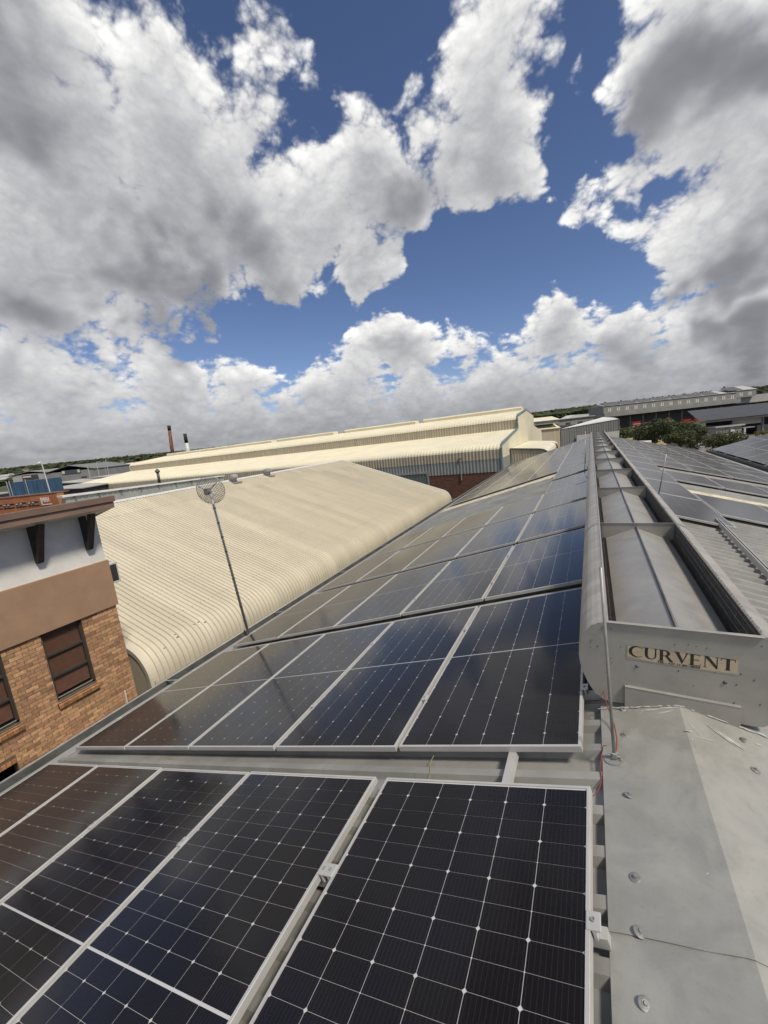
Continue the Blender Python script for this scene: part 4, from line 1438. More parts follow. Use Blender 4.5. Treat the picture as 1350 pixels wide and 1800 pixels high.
# little drain stub in the wall
op(MB().tube([(OX, 3.05, -5.0), (OX + .03, 3.06, -3.9)], .018, 8).obj('downpipe', M['white_trim']))

# split air conditioner on the office end wall
ac = thing('air_conditioner', 'white box air conditioner with dark grille on the office end wall', 'air conditioner', (-10.78, 3.37, -1.2))
MB().bbox((-.18, -.03, 0), (.20, .26, .52), .012).obj('casing', M['ac_white'], ac)
for q in range(12):
    MB().box((.201, .03, .06 + q * .034), (.206, .22, .078 + q * .034)).obj('grille_slat', M['steel_dark'], ac)
MB().box((.1995, .025, .045), (.2005, .225, .47)).obj('grille_back', M['dark'], ac)

# ------------------------------------------------------------------ grey clad block behind the cream ridge
gb_ = thing('plant_room', 'long low grey clad block with white roof edge behind the cream ridge', 'building', (-26.5, 14, GROUND))
GX = -24.5
m = MB()
ribs = []
yy = 9.3
while yy < 19.75:
    ribs += [(yy, 0), (yy + .11, 0), (yy + .13, .03), (yy + .19, .03), (yy + .21, 0)]
    yy += .32
zt = lambda y_: .30 - (y_ - 9.3) * .028
wp(MB().grid([[(GX + h, y_, GROUND) for y_, h in ribs], [(GX + h, y_, zt(y_)) for y_, h in ribs]]).obj('cladding', M['clad_grey']), gb_)
wp(MB().add([(GX + .12, 9.15, zt(9.15)), (GX + .12, 19.8, zt(19.8)), (GX - .45, 19.8, zt(19.8) + .01), (GX - .45, 9.15, zt(9.15) + .01), (GX + .12, 9.15, zt(9.15) + .09), (GX + .12, 19.8, zt(19.8) + .05), (GX - .45, 19.8, zt(19.8) + .06), (GX - .45, 9.15, zt(9.15) + .10)],
              [(0, 1, 2, 3), (7, 6, 5, 4), (0, 4, 5, 1), (1, 5, 6, 2), (2, 6, 7, 3), (3, 7, 4, 0)]).obj('roof_edge', M['white_trim']), gb_)
wp(MB().box((GX - .40, 9.3, GROUND), (GX - .02, 9.4, .2)).box((GX - .40, 19.6, GROUND), (GX - .02, 19.7, -.05)).obj('end_wall', M['clad_grey']), gb_)
for q in range(9):
    wp(MB().box((GX + .02, 9.7 + q * 1.2, zt(9.7 + q * 1.2) - .09), (GX + .16, 9.78 + q * 1.2, zt(9.7 + q * 1.2) - .01)).obj('bracket', M['steel_dark']), gb_)
ch_ = thing('flue_pipe', 'dark flue pipe with conical cap above the grey block', 'chimney', (-26.0, 15.7, .1))
MB().tube([(0, 0, 0), (0, 0, .78)], .085, 12).obj('pipe', M['steel_dark'], ch_, smooth=True)
MB().lathe([(.085, .76), (.15, .80), (.16, .86), (.12, .93), (.03, 1.02)], n=14).obj('cap', M['steel_dark'], ch_)

# ------------------------------------------------------------------ big cream factory hall across the yard
fh = thing('factory_hall', 'big cream factory hall with raised clerestory roof and brick base, beyond the warehouse', 'building', (-50, 67, GROUND))
DX, DXE, DY = -8.87, -97.0, 45.0
def ribs_x(x0, x1, pitch, dep_):
    out = []
    x = x0
    s = 1 if x1 > x0 else -1
    while (x1 - x) * s > pitch:
        out += [(x, 0), (x + s * pitch * .42, 0), (x + s * pitch * .52, dep_), (x + s * pitch * .80, dep_), (x + s * pitch * .92, 0)]
        x += s * pitch
    out.append((x1, 0))
    return out
RX = ribs_x(DX - .08, DXE, .40, .05)
def dgrid(path, mat, name):
    """sweep ribs along the length; path = (y, z, ny, nz)"""
    return wp(MB().grid([[(x, y + ny * h, z + nz * h) for x, h in RX] for y, z, ny, nz in path]).obj(name, mat), fh)
def bull(y0, z0, y1, z1, n_=5):
    # quarter-round between plumb wall top and roof slope
    out = []
    for i in range(n_ + 1):
        t_ = i / n_ * math.pi / 2
        out.append((y0 + (y1 - y0) * (1 - math.cos(t_)), z0 + (z1 - z0) * math.sin(t_), -math.cos(t_), math.sin(t_)))
    return out
wp(MB().box((DXE, DY, GROUND), (DX - .02, DY + .15, -3.52)).obj('brick_base', M['brick_pattern']), fh)
dgrid([(DY - .02, -3.56, -1, 0), (DY - .02, -2.06, -1, 0)], M['clad_grey'], 'cladding')
dgrid([(DY - .05, -2.10, -1, 0), (DY - .05, -1.05, -1, 0)], M['clad_cream'], 'cladding')
dgrid(bull(DY - .05, -1.05, DY + .85, -.47) + [(DY + 12.6, .82, -.1, .99)], M['cream_sunlit'], 'lower_roof')
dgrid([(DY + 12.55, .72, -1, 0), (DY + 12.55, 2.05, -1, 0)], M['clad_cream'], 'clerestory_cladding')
dgrid(bull(DY + 12.5, 2.05, DY + 13.6, 2.68) + [(DY + 22, 3.50, -.1, .99)], M['cream_sunlit'], 'upper_roof')
wp(MB().grid([[(x, y, z) for x in (DX - .08, DXE)] for y, z in ((DY + 22, 3.50), (DY + 30.4, 2.68), (DY + 31.5, 2.05), (DY + 31.5, .75), (DY + 43.2, -.47), (DY + 44, -1.05), (DY + 44, GROUND))]).obj('far_slope', M['cream_sunlit']), fh)
gp = [(DY, GROUND), (DY, -1.05), (DY + .3, -.65), (DY + .85, -.47), (DY + 12.5, .82), (DY + 12.5, 2.05), (DY + 12.85, 2.5), (DY + 13.6, 2.68), (DY + 22, 3.50), (DY + 30.4, 2.68), (DY + 31.15, 2.5), (DY + 31.5, 2.05), (DY + 31.5, .78), (DY + 43.1, -.47), (DY + 44, -1.05), (DY + 44, GROUND)]
wp(MB().prism(gp, 0, DX - .1, DX).obj('gable_wall', M['cream_sunlit']), fh)
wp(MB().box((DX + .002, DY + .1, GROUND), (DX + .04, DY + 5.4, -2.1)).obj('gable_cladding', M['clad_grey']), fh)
wp(MB().prism([(p[0], p[1]) for p in gp], 0, DXE - .1, DXE).obj('gable_wall', M['cream_sunlit']), fh)
tr_ = MB()
for i in range(0, 9):
    (ya, za), (yb, zb) = gp[i], gp[i + 1]
    tr_.tube([(DX + .02, ya - .02, za + .02), (DX + .02, yb - .02, zb + .02)], .16 if i < 8 else .05, 6)
wp(tr_.obj('edge_trim', M['trim_teal']), fh)
for (a_, b_) in ((-95, -60.5), (-59, -44.6), (-42, -27.3), (-25.8, -9.4)):
    o = wp(MB().prism([(DY + 21.2, 3.42), (DY + 21.1, 3.85), (DY + 21.35, 4.05), (DY + 22.65, 4.05), (DY + 22.9, 3.85), (DY + 22.8, 3.42)], 0, a_, b_).obj('ridge_vent', M['cream_sunlit']), fh)
# roller door
dr = wp(MB().box((-21.9, DY - .02, GROUND), (-17.9, DY + .02, -3.25)).obj('roller_door', M['trim_teal']), fh)
for q in range(16):
    MB().box((-21.8, DY - .05, -6.4 + q * .2), (-18.0, DY - .02, -6.26 + q * .2)).obj('slat', M['trim_teal'], dr)
MB().box((-22.1, DY - .12, -3.25), (-17.7, DY + .03, -3.05)).box((-17.9, DY - .12, GROUND), (-17.7, DY + .03, -3.25)).box((-22.1, DY - .12, GROUND), (-21.9, DY + .03, -3.25)).obj('frame', M['clad_grey'], dr)
wp(MB().tube([(-13.6, DY - .1, -3.2), (-13.6, DY - .1, -4.3)], .06, 8).bbox((-13.75, DY - .25, -1.75), (-13.45, DY - .05, -1.55), .02).obj('wall_lamp', M['wall_grey']), fh)

fh.rotation_euler = (0, -.0125, 0)      # the long roof falls slightly towards its far end
fh.location.z -= .51
# lean-to at its gable
lt = thing('lean_to', 'low cream lean-to with rounded edge against the factory hall gable', 'building', (-6.5, 57, GROUND))
lx = ribs_x(DX + .05, -4.85, .32, .04)
wp(MB().grid([[(x, 50.5 - h, GROUND) for x, h in lx], [(x, 50.5 - h, -1.52 - (x - DX) * .08) for x, h in lx]]).obj('front_wall', M['clad_cream']), lt)
pr = [(DX, -1.42), (-5.4, -1.72), (-4.95, -1.82), (-4.62, -2.05), (-4.5, -2.4), (-4.5, GROUND)]
wp(MB().grid([[(x, y, z) for x, z in pr] for y in (50.4, 58, 68.0)]).obj('roof', M['cream_sunlit'], smooth=False), lt)
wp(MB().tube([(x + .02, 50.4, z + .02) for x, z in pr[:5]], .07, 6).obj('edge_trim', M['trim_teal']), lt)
wp(MB().prism(pr + [(DX, GROUND)], 1, 67.9, 68.0).obj('back_wall', M['cream_sunlit']), lt)

# ------------------------------------------------------------------ neighbouring roof bay with more panels
nb_ = thing('neighbour_roof', 'dark neighbouring roof bay across the valley gutter, covered in panels', 'building', (13, 20, GROUND))
NX, NZ = 7.72, -1.78
def PN(w, v, h): return (NX + w * cR - h * sR, v, NZ + w * sR + h * cR)
for k_ in range(26):
    m = MB().grid([[PN(w, v_, h) for v_, h in prof] for w in (.1, 4, 9)])
    if k_ == 0: nsheet = m.mesh('roof_sheet'); nsheet.materials.append(M['zinc'])
    wp(new_obj('roof_sheet', nsheet, loc=(0, 14.2 + k_ * .8, 0)), nb_)
wp(MB().prism([(PN(.02, 0, -.12)[0], PN(.02, 0, -.12)[2]), (PN(.02, 0, .06)[0], PN(.02, 0, .06)[2]), (PN(.06, 0, .06)[0], PN(.06, 0, .06)[2]), (PN(.1, 0, -.2)[0], PN(.1, 0, -.2)[2])], 1, 14.2, Y1).obj('edge_beam', M['steel_dark']), nb_)
wp(MB().box((7.9, 14.2, GROUND), (16.3, 14.3, -1.9)).box((7.9, Y1 - .1, GROUND), (16.3, Y1, -1.9)).obj('wall', M['wall_dark']), nb_)
for r_ in range(8):
    for c_ in range(6):
        p_ = PN(.14 + c_ * PITCH + PW / 2, 15.7 + r_ * 2.40, .13)
        solar_panel((p_[0], p_[1] + jit.uniform(-.01, .01), p_[2]), (jit.uniform(-.002, .002), -TR + jit.uniform(-.002, .002), 0), 'solar panel on the neighbouring bay, %s column from the valley, %s row from the front' % (ORD[c_], ORD[r_]), 'solar panels on the neighbouring bay')


# ------------------------------------------------------------------ the industrial estate beyond
# lateral / forward frame of the street grid seen across the roof
E1, E2 = Vector((.887, .462, 0)), Vector((-.462, .887, 0))
YAW = R_(27.51)
def FW(lat, D, z=GROUND):
    p = Vector((.062, -2.063, 0)) + E1 * lat + E2 * D
    return (p.x, p.y, z)
def far_thing(name, label, cat, lat, D, group=None, rot=0):
    return thing(name, label, cat, FW(lat, D), (0, 0, YAW + rot), group)
G = -GROUND       # local z = world z + G

# long grey hall with clerestory windows, panels on its roof, red steel stored below
t = far_thing('long_hall', 'long pale grey hall on the right horizon with a row of paired windows', 'building', 148, 200)
x0, x1 = -37.5, 36.5
MB().box((x0, 0, G + 1.6), (x1 - 9.5, 14, G + 4.9)).box((x1 - 9.5, 0, G + 2.2), (x1, 14, G + 5.6)).obj('wall', M['wall_grey'], t)
MB().prism([(x0, G - .4), (x0, G + 1.6), (x1 - 8, G + 1.9), (x1 - 8, G - .1)], 1, -.8, 13).obj('lower_fascia', M['wall_grey'], t)
MB().add([(x0, -.3, G + 4.9), (x1 - 9.6, -.3, G + 4.9), (x1 - 9.6, 7, G + 6.8), (x0, 7, G + 6.2), (x0, 14, G + 4.9), (x1 - 9.6, 14, G + 4.9)], [(0, 1, 2, 3), (3, 2, 5, 4), (0, 3, 4), (1, 5, 2)]).obj('roof', M['wall_pale'], t)
MB().add([(x1 - 9.6, -.3, G + 5.6), (x1 + .3, -.3, G + 5.6), (x1 - 1, 7, G + 8.0), (x1 - 9.6, 7, G + 7.6), (x1 - 9.6, 14, G + 5.6), (x1 + .3, 14, G + 5.6)], [(0, 1, 2, 3), (3, 2, 5, 4), (0, 3, 4), (1, 5, 2)]).obj('roof', M['wall_pale'], t)
for q in range(17):
    xx = x0 + 2.2 + q * 4.25
    zz = 3.7 if q < 15 else 4.5
    for dx in (0, .9):
        MB().box((xx + dx, -.06, G + zz - 1.6), (xx + dx + .55, .02, G + zz)).obj('window', M['window_pale'], t)
for q in range(8):
    xa = x0 + 1 + q * 8.0
    if q == 7: xa += 3.6
    zb = 4.95 if q < 7 else 5.75
    k_ = .19 if q < 7 else .25
    pn = MB().add([(xa, .2, G + zb + .15), (xa + 7.2, .2, G + zb + .15), (xa + 7.2, 5.8, G + zb + .15 + 5.6 * k_ + .5), (xa, 5.8, G + zb + .15 + 5.6 * k_ + .5)], [(0, 1, 2, 3)])
    pn.obj('roof_panel_array', M['roof_dark'], t)
    MB().lathe([(.5, 0), (.5, .4), (.3, .7)], c=(xa + 3.6, 7, G + (6.4 if q < 7 else 7.8)), n=8).obj('roof_vent', M['wall_dark'], t)
MB().box((x0, 3, 0), (x1, 14, G - .3)).obj('back_wall', M['wall_dark'], t)
for q in range(12):
    MB().box((x0 + q * 6.3, -.3, 0), (x0 + q * 6.3 + .35, .1, G - .2)).obj('column', M['wall_dark'], t)
MB().box((x1 - 8, 2, G - .6), (x1 + 26, 16, G + 2.9)).obj('annex', M['wall_pale'], t)
rr = random.Random(8)
for q in range(14):
    lat = 112 + q * 4.7 + rr.uniform(-.6, .6)
    st = far_thing('steel_stack', '%s stack of red steel frames from the left below the long grey hall' % ORD[q], 'steel stack', lat, 188 + rr.uniform(-5, 4), 'red steel stacks below the hall')
    hh = rr.uniform(1.8, 3.6)
    nl = int(hh / .45)
    for j in range(nl):
        z_ = j * .45
        w_ = rr.uniform(1.5, 2.2)
        MB().box((-w_, -.6, z_), (w_, -.4, z_ + .22)).box((-w_, .4, z_), (w_, .6, z_ + .22)).box((-w_ * .8, -.4, z_ + .05), (-w_ * .8 + .15, .4, z_ + .2)).box((w_ * .6, -.4, z_ + .05), (w_ * .6 + .15, .4, z_ + .2)).obj('frame', M['red_steel'] if rr.random() < .82 else M['wall_pale'], st)

# dark-roofed shed on the right
t = far_thing('dark_shed', 'low shed with dark ribbed roof and open dark front at the right edge', 'building', 85, 100)
def dsh(lat, D, z): return (lat - 85, D - 100, z + G)
rows_ = []
nr = 60
rl = []
for i in range(nr + 1):
    f_ = i / nr
    rl.append((f_, 0)); rl.append((f_ + .35 / nr, .12)); rl.append((f_ + .65 / nr, .12))
ra = [dsh(71 + 24 * f_, 90, -2.33 + h_) for f_, h_ in rl]
rb = [dsh(84.8 + 27 * f_, 112, -.2 + h_) for f_, h_ in rl]
MB().grid([ra, rb]).obj('roof', M['roof_dark'], t)
MB().add([dsh(71, 90, -2.36), dsh(95, 90, -2.36), dsh(95, 90, -2.75), dsh(71, 90, -2.75)], [(0, 1, 2, 3)]).obj('fascia', M['wall_dark'], t)
MB().box(dsh(78, 97, GROUND), dsh(100, 97.2, -2.0)).obj('front_wall', M['wall_dark'], t)
MB().box(dsh(79.5, 91.5, -4.0), dsh(86, 91.7, -2.75)).obj('upper_panel', M['wall_pale'], t)
MB().box(dsh(86.1, 91.3, GROUND), dsh(86.4, 91.7, -2.5)).obj('column', M['wall_grey'], t)
MB().box(dsh(86.5, 93, GROUND), dsh(95, 93.2, -4.6)).obj('wall', M['wall_grey'], t)
MB().add([dsh(74.6, 90, GROUND), dsh(80.3, 90, GROUND), dsh(80.3, 90, -3.85), dsh(74.6, 90, -4.1), dsh(74.6, 96, GROUND), dsh(80.3, 96, GROUND), dsh(80.3, 96, -3.85), dsh(74.6, 96, -4.1)], [(0, 1, 2, 3), (1, 5, 6, 2), (3, 2, 6, 7), (0, 3, 7, 4), (4, 7, 6, 5)]).obj('annex', M['wall_grey'], t)
MB().box(dsh(74.2, 89.6, -4.05), dsh(80.7, 96.4, -3.78)).obj('annex_roof', M['wall_pale'], t)
MB().box(dsh(80.6, 90, -4.75), dsh(83.2, 91.5, -4.55)).obj('canopy', M['wall_grey'], t)
MB().bbox(dsh(77.6, 89.7, -5.2), dsh(78.5, 90, -4.7), .05).obj('condenser', M['white_paint'], t)
MB().box(dsh(80.9, 90, GROUND), dsh(81.2, 90.3, -4.6)).obj('door_post', M['white_paint'], t)

# grey shed straight ahead beyond the ridge end
t = far_thing('grey_shed', 'grey ribbed shed with pale sloping roof beyond the ridge end', 'building', 31, 62)
xs = []
x = 26.9
while x < 35.2:
    xs += [(x, 0), (x + .12, 0), (x + .15, -.05), (x + .25, -.05), (x + .28, 0)]
    x += .36
zt2 = lambda x_: .05 + (x_ - 26.9) * .068
MB().grid([[(x_ - 31, -2 + h_, 0) for x_, h_ in xs], [(x_ - 31, -2 + h_, zt2(x_) + G) for x_, h_ in xs]]).obj('front_wall', M['shed_grey'], t)
MB().add([(26.7 - 31, -2.1, zt2(26.7) + G + .02), (35.3 - 31, -2.1, zt2(35.3) + G + .02), (40.5 - 31, 8, .75 + G), (38.6 - 31, 8, 1.05 + G)], [(0, 1, 2, 3)]).obj('roof', M['white_trim'], t)
MB().box((35.2 - 31, -2, 0), (35.35 - 31, 10, .5 + G)).obj('side_wall', M['wall_dark'], t)
MB().box((29 - 31, -2.4, 0), (35.1 - 31, -2.25, -1.05 + G)).obj('low_wall', M['wall_pale'], t)
# second cream hall farther back
t = far_thing('cream_hall', 'small cream stepped-roof hall behind the lean-to', 'building', 45, 110)
MB().box((-6, 0, 0), (4.0, 20, G - .9)).obj('wall', M['clad_cream'], t)
MB().box((-6, -.05, G + .35), (3.8, 12, G + 1.3)).obj('upper_wall', M['clad_grey'], t)
MB().add([(-6.2, -.4, G - .9), (4.1, -.4, G - .9), (4.1, 4, G + .4), (-6.2, 4, G + .4)], [(0, 1, 2, 3)]).obj('lower_roof', M['cream_sunlit'], t)
MB().add([(-6.2, -.4, G + 1.3), (4.1, -.4, G + 1.3), (4.1, 5, G + 2.3), (-6.2, 5, G + 2.3)], [(0, 1, 2, 3)]).obj('upper_roof', M['cream_sunlit'], t)
MB().box((4.4, 1, 0), (9, 9, G - .5)).obj('dark_annex', M['wall_dark'], t)
t = far_thing('pale_hall', 'pale grey flat hall behind the grey shed', 'building', 62, 140)
MB().box((-8, 0, 0), (12, 15, G + .9)).obj('wall', M['wall_grey'], t)
MB().prism([(-8.3, G + .9), (12.3, G + 1.1), (12.3, G + 1.3), (-8.3, G + 1.1)], 1, -.4, 15).obj('roof', M['wall_pale'], t)
for q in range(4):
    MB().box((-6 + q * 4.2, -.05, G - 1.8), (-4.4 + q * 4.2, 0, G - .2)).obj('window', M['wall_dark'], t)
t = far_thing('white_canopy', 'small white pitched roof beside the long hall', 'building', 78, 160)
MB().box((-4, 0, 0), (4, 6, G + 1.0)).obj('wall', M['wall_grey'], t)
MB().prism([(-4.5, G + .9), (-1, G + 2.2), (4.5, G + 2.0), (4.5, G + 1.2)], 1, -.5, 6.5).obj('roof', M['white_trim'], t)

# yard, veld and dry grass on the right
tag(MB().add([FW(20, 52, GROUND + .004), FW(140, 52, GROUND + .004), FW(150, 120, GROUND + .004), FW(36, 120, GROUND + .004)], [(0, 1, 2, 3)]).obj('yard', M['yard']), kind='structure')
tag(MB().add([FW(36, 76, GROUND + .008), FW(62, 78, GROUND + .008), FW(82, 125, GROUND + .008), FW(52, 128, GROUND + .008)], [(0, 1, 2, 3)]).obj('dry_grass_field', M['dry_grass']), kind='structure')
tag(MB().add([FW(50, 128, GROUND + .008), FW(110, 120, GROUND + .008), FW(150, 185, GROUND + .008), FW(80, 188, GROUND + .008)], [(0, 1, 2, 3)]).obj('veld', M['veld']), kind='structure')

# ------------------------------------------------------------------ trees
def leaf_cloud(rnd, lumps, n, size):
    m = MB()
    for i in range(n):
        cx, cy, cz, r = rnd.choice(lumps)
        while True:
            d = Vector((rnd.uniform(-1, 1), rnd.uniform(-1, 1), rnd.uniform(-1, 1)))
            if .2 < d.length < 1: break
        d = d.normalized() * (rnd.random() ** .33)
        p = Vector((cx, cy, cz)) + Vector((d.x * r, d.y * r, d.z * r * .8))
        nrm_ = (d.normalized() + Vector((rnd.uniform(-.8, .8), rnd.uniform(-.8, .8), rnd.uniform(-.3, .9)))).normalized()
        a = nrm_.cross(Vector((rnd.uniform(-1, 1), rnd.uniform(-1, 1), rnd.uniform(-1, 1)))).normalized()
        b = nrm_.cross(a)
        s = size * rnd.uniform(.6, 1.4)
        m.add([p - a * s, p - b * s * .55, p + a * s, p + b * s * .55], [(0, 1, 2, 3)])
    return m
def tree(lat, D, h, rx, label, leaf='leaf', n=2600, seed=0, size=.17, name='tree', trunk=.16, rz=None):
    rnd = random.Random(seed)
    t_ = far_thing(name, label, 'tree' if name == 'tree' else 'shrub', lat, D)
    rz = rz or rx * .8
    lumps = []
    for k_ in range(13):
        a = rnd.uniform(0, 6.28)
        q = rnd.random() ** .5
        lumps.append((math.cos(a) * rx * .72 * q, math.sin(a) * rx * .72 * q, h - rz * 1.0 + rnd.uniform(-.75, .62) * rz * (1 - .45 * q), rx * rnd.uniform(.26, .46)))
    tb = h - rz * 1.5
    MB().tube([(0, 0, 0), (.1, .05, tb * .6), (.05, 0, h - rz)], [trunk, trunk * .8, trunk * .45], 8).obj('trunk', M['bark'], t_)
    for k_ in range(6):
        l_ = lumps[k_]
        MB().tube([(.05, 0, tb * .7), (l_[0] * .5, l_[1] * .5, (tb + l_[2]) * .5 + .2), l_[:3]], [trunk * .5, trunk * .35, trunk * .12], 6).obj('limb', M['bark'], t_)
    leaf_cloud(rnd, lumps, n, size).obj('crown', M[leaf], t_)
    return t_
tree(48.8, 72, 7.4, 4.3, 'tallest dark green tree beyond the right slope', n=4200, seed=1, size=.2)
tree(48.8, 66, 4.9, 2.3, 'round olive green tree in front of the tallest tree', 'leaf_olive', n=3000, seed=2, size=.13)
tree(54.4, 71, 5.8, 3.2, 'dark green tree right of the tallest tree', n=3200, seed=3, size=.18)
tree(55.2, 66, 3.3, 3.9, 'wide low olive green tree before the dark shed', 'leaf_olive', n=4200, seed=4, size=.14, rz=1.4)
tree(65.5, 74, 2.4, .9, 'thin small tree by the dark shed wall', 'leaf_olive', n=700, seed=5, size=.12, trunk=.07)
tree(75.5, 80, 2.0, 1.2, 'small yellow-green shrub before the dark shed', 'leaf_yellow', n=700, seed=6, size=.12, name='shrub', trunk=.05)
tree(83, 80, 2.3, 1.3, 'yellow-green shrub at the right edge by the dark shed', 'leaf_yellow', n=700, seed=7, size=.12, name='shrub', trunk=.05)
rnd = random.Random(77)
# hedge of bushes across the veld
m = MB()
lumps = [(rnd.uniform(-25, 25), rnd.uniform(-6, 10), rnd.uniform(.5, 2.3), rnd.uniform(1.2, 2.6)) for _ in range(90)]
o = leaf_cloud(rnd, lumps, 9000, .35).obj('bushes', M['leaf'])
o.location = FW(72, 128)
o.rotation_euler = (0, 0, YAW)
tag(o, 'dark green bushes beyond the dry grass', 'bushes', kind='stuff')

# ------------------------------------------------------------------ vehicles
def van(lat, D, rot, label, name='van', L=5.2, H=2.2, Wd=1.9, truck=False):
    t_ = far_thing(name, label, 'truck' if truck else 'van', lat, D, rot=rot)
    if truck:
        MB().bbox((-L / 2, -Wd / 2, .9), (L / 2 - 1.9, Wd / 2, H + .6), .12).obj('load_body', M['white_paint'], t_)
        MB().prism([(L / 2 - 1.8, .5), (L / 2, .5), (L / 2, 1.4), (L / 2 - .4, 2.2), (L / 2 - 1.8, 2.3)], 1, -Wd / 2 + .05, Wd / 2 - .05).obj('cab', M['white_paint'], t_)
    else:
        MB().prism([(-L / 2, .4), (L / 2, .4), (L / 2, 1.0), (L / 2 - .9, 1.15), (L / 2 - 1.6, H - .1), (L / 2 - 2.0, H), (-L / 2 + .1, H), (-L / 2, H - .2)], 1, -Wd / 2, Wd / 2).obj('body', M['white_paint'], t_)
    for s in (-1, 1):
        MB().prism([(L / 2 - 1.75, 1.25), (L / 2 - 1.15, 1.25), (L / 2 - 1.55, H - .25), (L / 2 - 1.8, H - .25)], 1, s * (Wd / 2 + .01) - .01, s * (Wd / 2 + .01) + .01).obj('side_window', M['car_glass'], t_)
        for xw in (-L / 2 + .9, L / 2 - .9):
            w = MB().tube([(xw, s * (Wd / 2 - .18), .34), (xw, s * (Wd / 2 + .02), .34)], .34, 16).obj('wheel', M['tyre'], t_)
            MB().tube([(xw, s * (Wd / 2 + .02), .34), (xw, s * (Wd / 2 + .04), .34)], .2, 12).obj('rim', M['alu'], w)
    MB().prism([(L / 2 - .98, 1.2), (L / 2 - 1.52, H - .2), (L / 2 - 1.48, H - .18), (L / 2 - .93, 1.2)], 1, -Wd / 2 + .15, Wd / 2 - .15).obj('windscreen', M['car_glass'], t_)
    return t_
van(56.0, 74.5, -.9, 'white van parked between the trees', H=2.3)
van(43.8, 68, .2, 'white truck with its box body showing above the roof edge', 'truck', L=6.0, H=2.4, Wd=2.2, truck=True)
van(63, 72, .5, 'white van at the small tree, nearly hidden by the panels', H=1.9)

# ------------------------------------------------------------------ left background
t = far_thing('brick_office', 'red brick flat-roofed building with white logo board behind the office eaves', 'building', -25, 28)
def pb(lat, z, y=0): return (lat + 25, y, z + G)
MB().box(pb(-60, GROUND, .25), pb(-21.8, .22, .6)).box(pb(-60, GROUND, .6), pb(-21.8, -.6, 6)).obj('wall', M['far_brick'], t)
MB().box(pb(-60, .22, .2), pb(-21.7, .28, .65)).obj('parapet_cap', M['fascia'], t)
MB().box(pb(-22.25, GROUND, .18), pb(-21.8, .18, .5)).obj('corner_pier', M['sill_brick'], t)
for q in range(7):
    xa = -24.35 - q * .85
    w_ = MB().box(pb(xa, -.30, .17), pb(xa + .70, -.22, .26)).obj('window', M['dark'], t)
    MB().box(pb(xa - .02, -.46, .19), pb(xa + .72, -.30, .26)).obj('sill_panel', M['fascia'], t)
    for d_ in (.12, .38):
        MB().lathe([(.07, 0), (.07, .06)], c=pb(xa + d_, -.31, .16), n=10).obj('lamp', M['wall_pale'], t)
sg = MB().box(pb(-23.30, -.52, .02), pb(-22.62, -.46, .06)).box(pb(-23.30, -.52, .02), pb(-23.25, .02, .06)).box(pb(-22.78, -.30, .02), pb(-22.74, .0, .06)).obj('logo_frame', M['white_trim'], t)
me = text_mesh('PERI', .40, 'logo_letters')
o = new_obj('logo_letters', me, M['white_trim'], sg)
o.location = pb(-23.01, -.30, .03)
o.rotation_euler = (R_(90), 0, 0)
o.scale = (.52, 1, 1)
t = far_thing('lean_roof', 'low white sheet roof in front of the red brick building', 'canopy', -24, 25)
MB().prism([(-8, G - .95), (3.0, G - .62), (3.0, G - .56), (-8, G - .88)], 1, -1.5, 1.2).obj('roof', M['white_trim'], t)
MB().box((-7.5, -1, 0), (2.6, -.9, G - .95)).obj('wall', M['wall_grey'], t)
t = far_thing('blue_tank', 'faded blue corrugated container above the red brick building', 'container', -52.1, 60)
bx = []
x = -2.1
while x < 2.1:
    bx += [(x, 0), (x + .12, 0), (x + .16, -.06), (x + .26, -.06)]
    x += .32
MB().grid([[(x_, h_, 0) for x_, h_ in bx], [(x_, h_, G + .68) for x_, h_ in bx]]).obj('front', M['blue_steel'], t)
MB().box((-2.1, .02, 0), (2.1, 5, G + .66)).obj('body', M['blue_steel'], t)
for q in (-1.75, -1.35, 1.0):
    MB().tube([(q, -.12, 0), (q - .15, -.12, G + .95)], .05, 6).obj('post', M['wall_pale'], t)
t = far_thing('camera_mast', 'slim white mast with a small dish above the brick building', 'mast', -40, 50)
MB().tube([(0, 0, 0), (-.32, 0, G + 2.75)], .06, 8).obj('pole', M['white_paint'], t)
MB().lathe([(.02, 0), (.22, .08), (.28, .2)], n=12).obj('dish', M['white_paint'], t, loc=(-.45, 0, G + 2.65), rot=(0, R_(-60), 0))
MB().tube([(-.32, 0, G + 2.7), (.5, 0, G + 2.6)], .025, 6).obj('arm', M['white_paint'], t)
def shed(lat, D, w, d, h, label, wall='wall_grey', roof='wall_pale', rise=1.2, rot=0, doors=2, name='shed'):
    t_ = far_thing(name, label, 'building', lat, D, rot=rot, group=None)
    MB().box((-w / 2, 0, 0), (w / 2, d, h)).obj('wall', M[wall], t_)
    MB().prism([(-w / 2 - .3, h), (0, h + rise), (w / 2 + .3, h), (w / 2 + .3, h + .18), (0, h + rise + .18), (-w / 2 - .3, h + .18)], 1, -.4, d + .4).obj('roof', M[roof], t_)
    for q in range(doors):
        xa = -w / 2 + (q + .5) * w / max(doors, 1) - 1.2
        MB().box((xa, -.06, .1), (xa + 2.4, .01, h * .62)).obj('door', M['wall_dark'], t_)
    return t_
a_ = shed(-153, 182, 16, 22, 8.0, 'pale shed with dark signboard at far left', 'wall_pale', 'wall_grey', 1.1)
sb = MB().box((-3.6, -.2, 5.2), (3.4, -.05, 7.6)).obj('signboard', M['wall_dark'], a_)
MB().box((-3.2, -.26, 6.6), (.4, -.2, 7.2)).obj('sign_stripe', M['white_trim'], sb)
a_ = shed(-134, 180, 22, 26, 7.4, 'grey shed with a pale banner under its gable', 'wall_grey', 'shed_grey', 2.4)
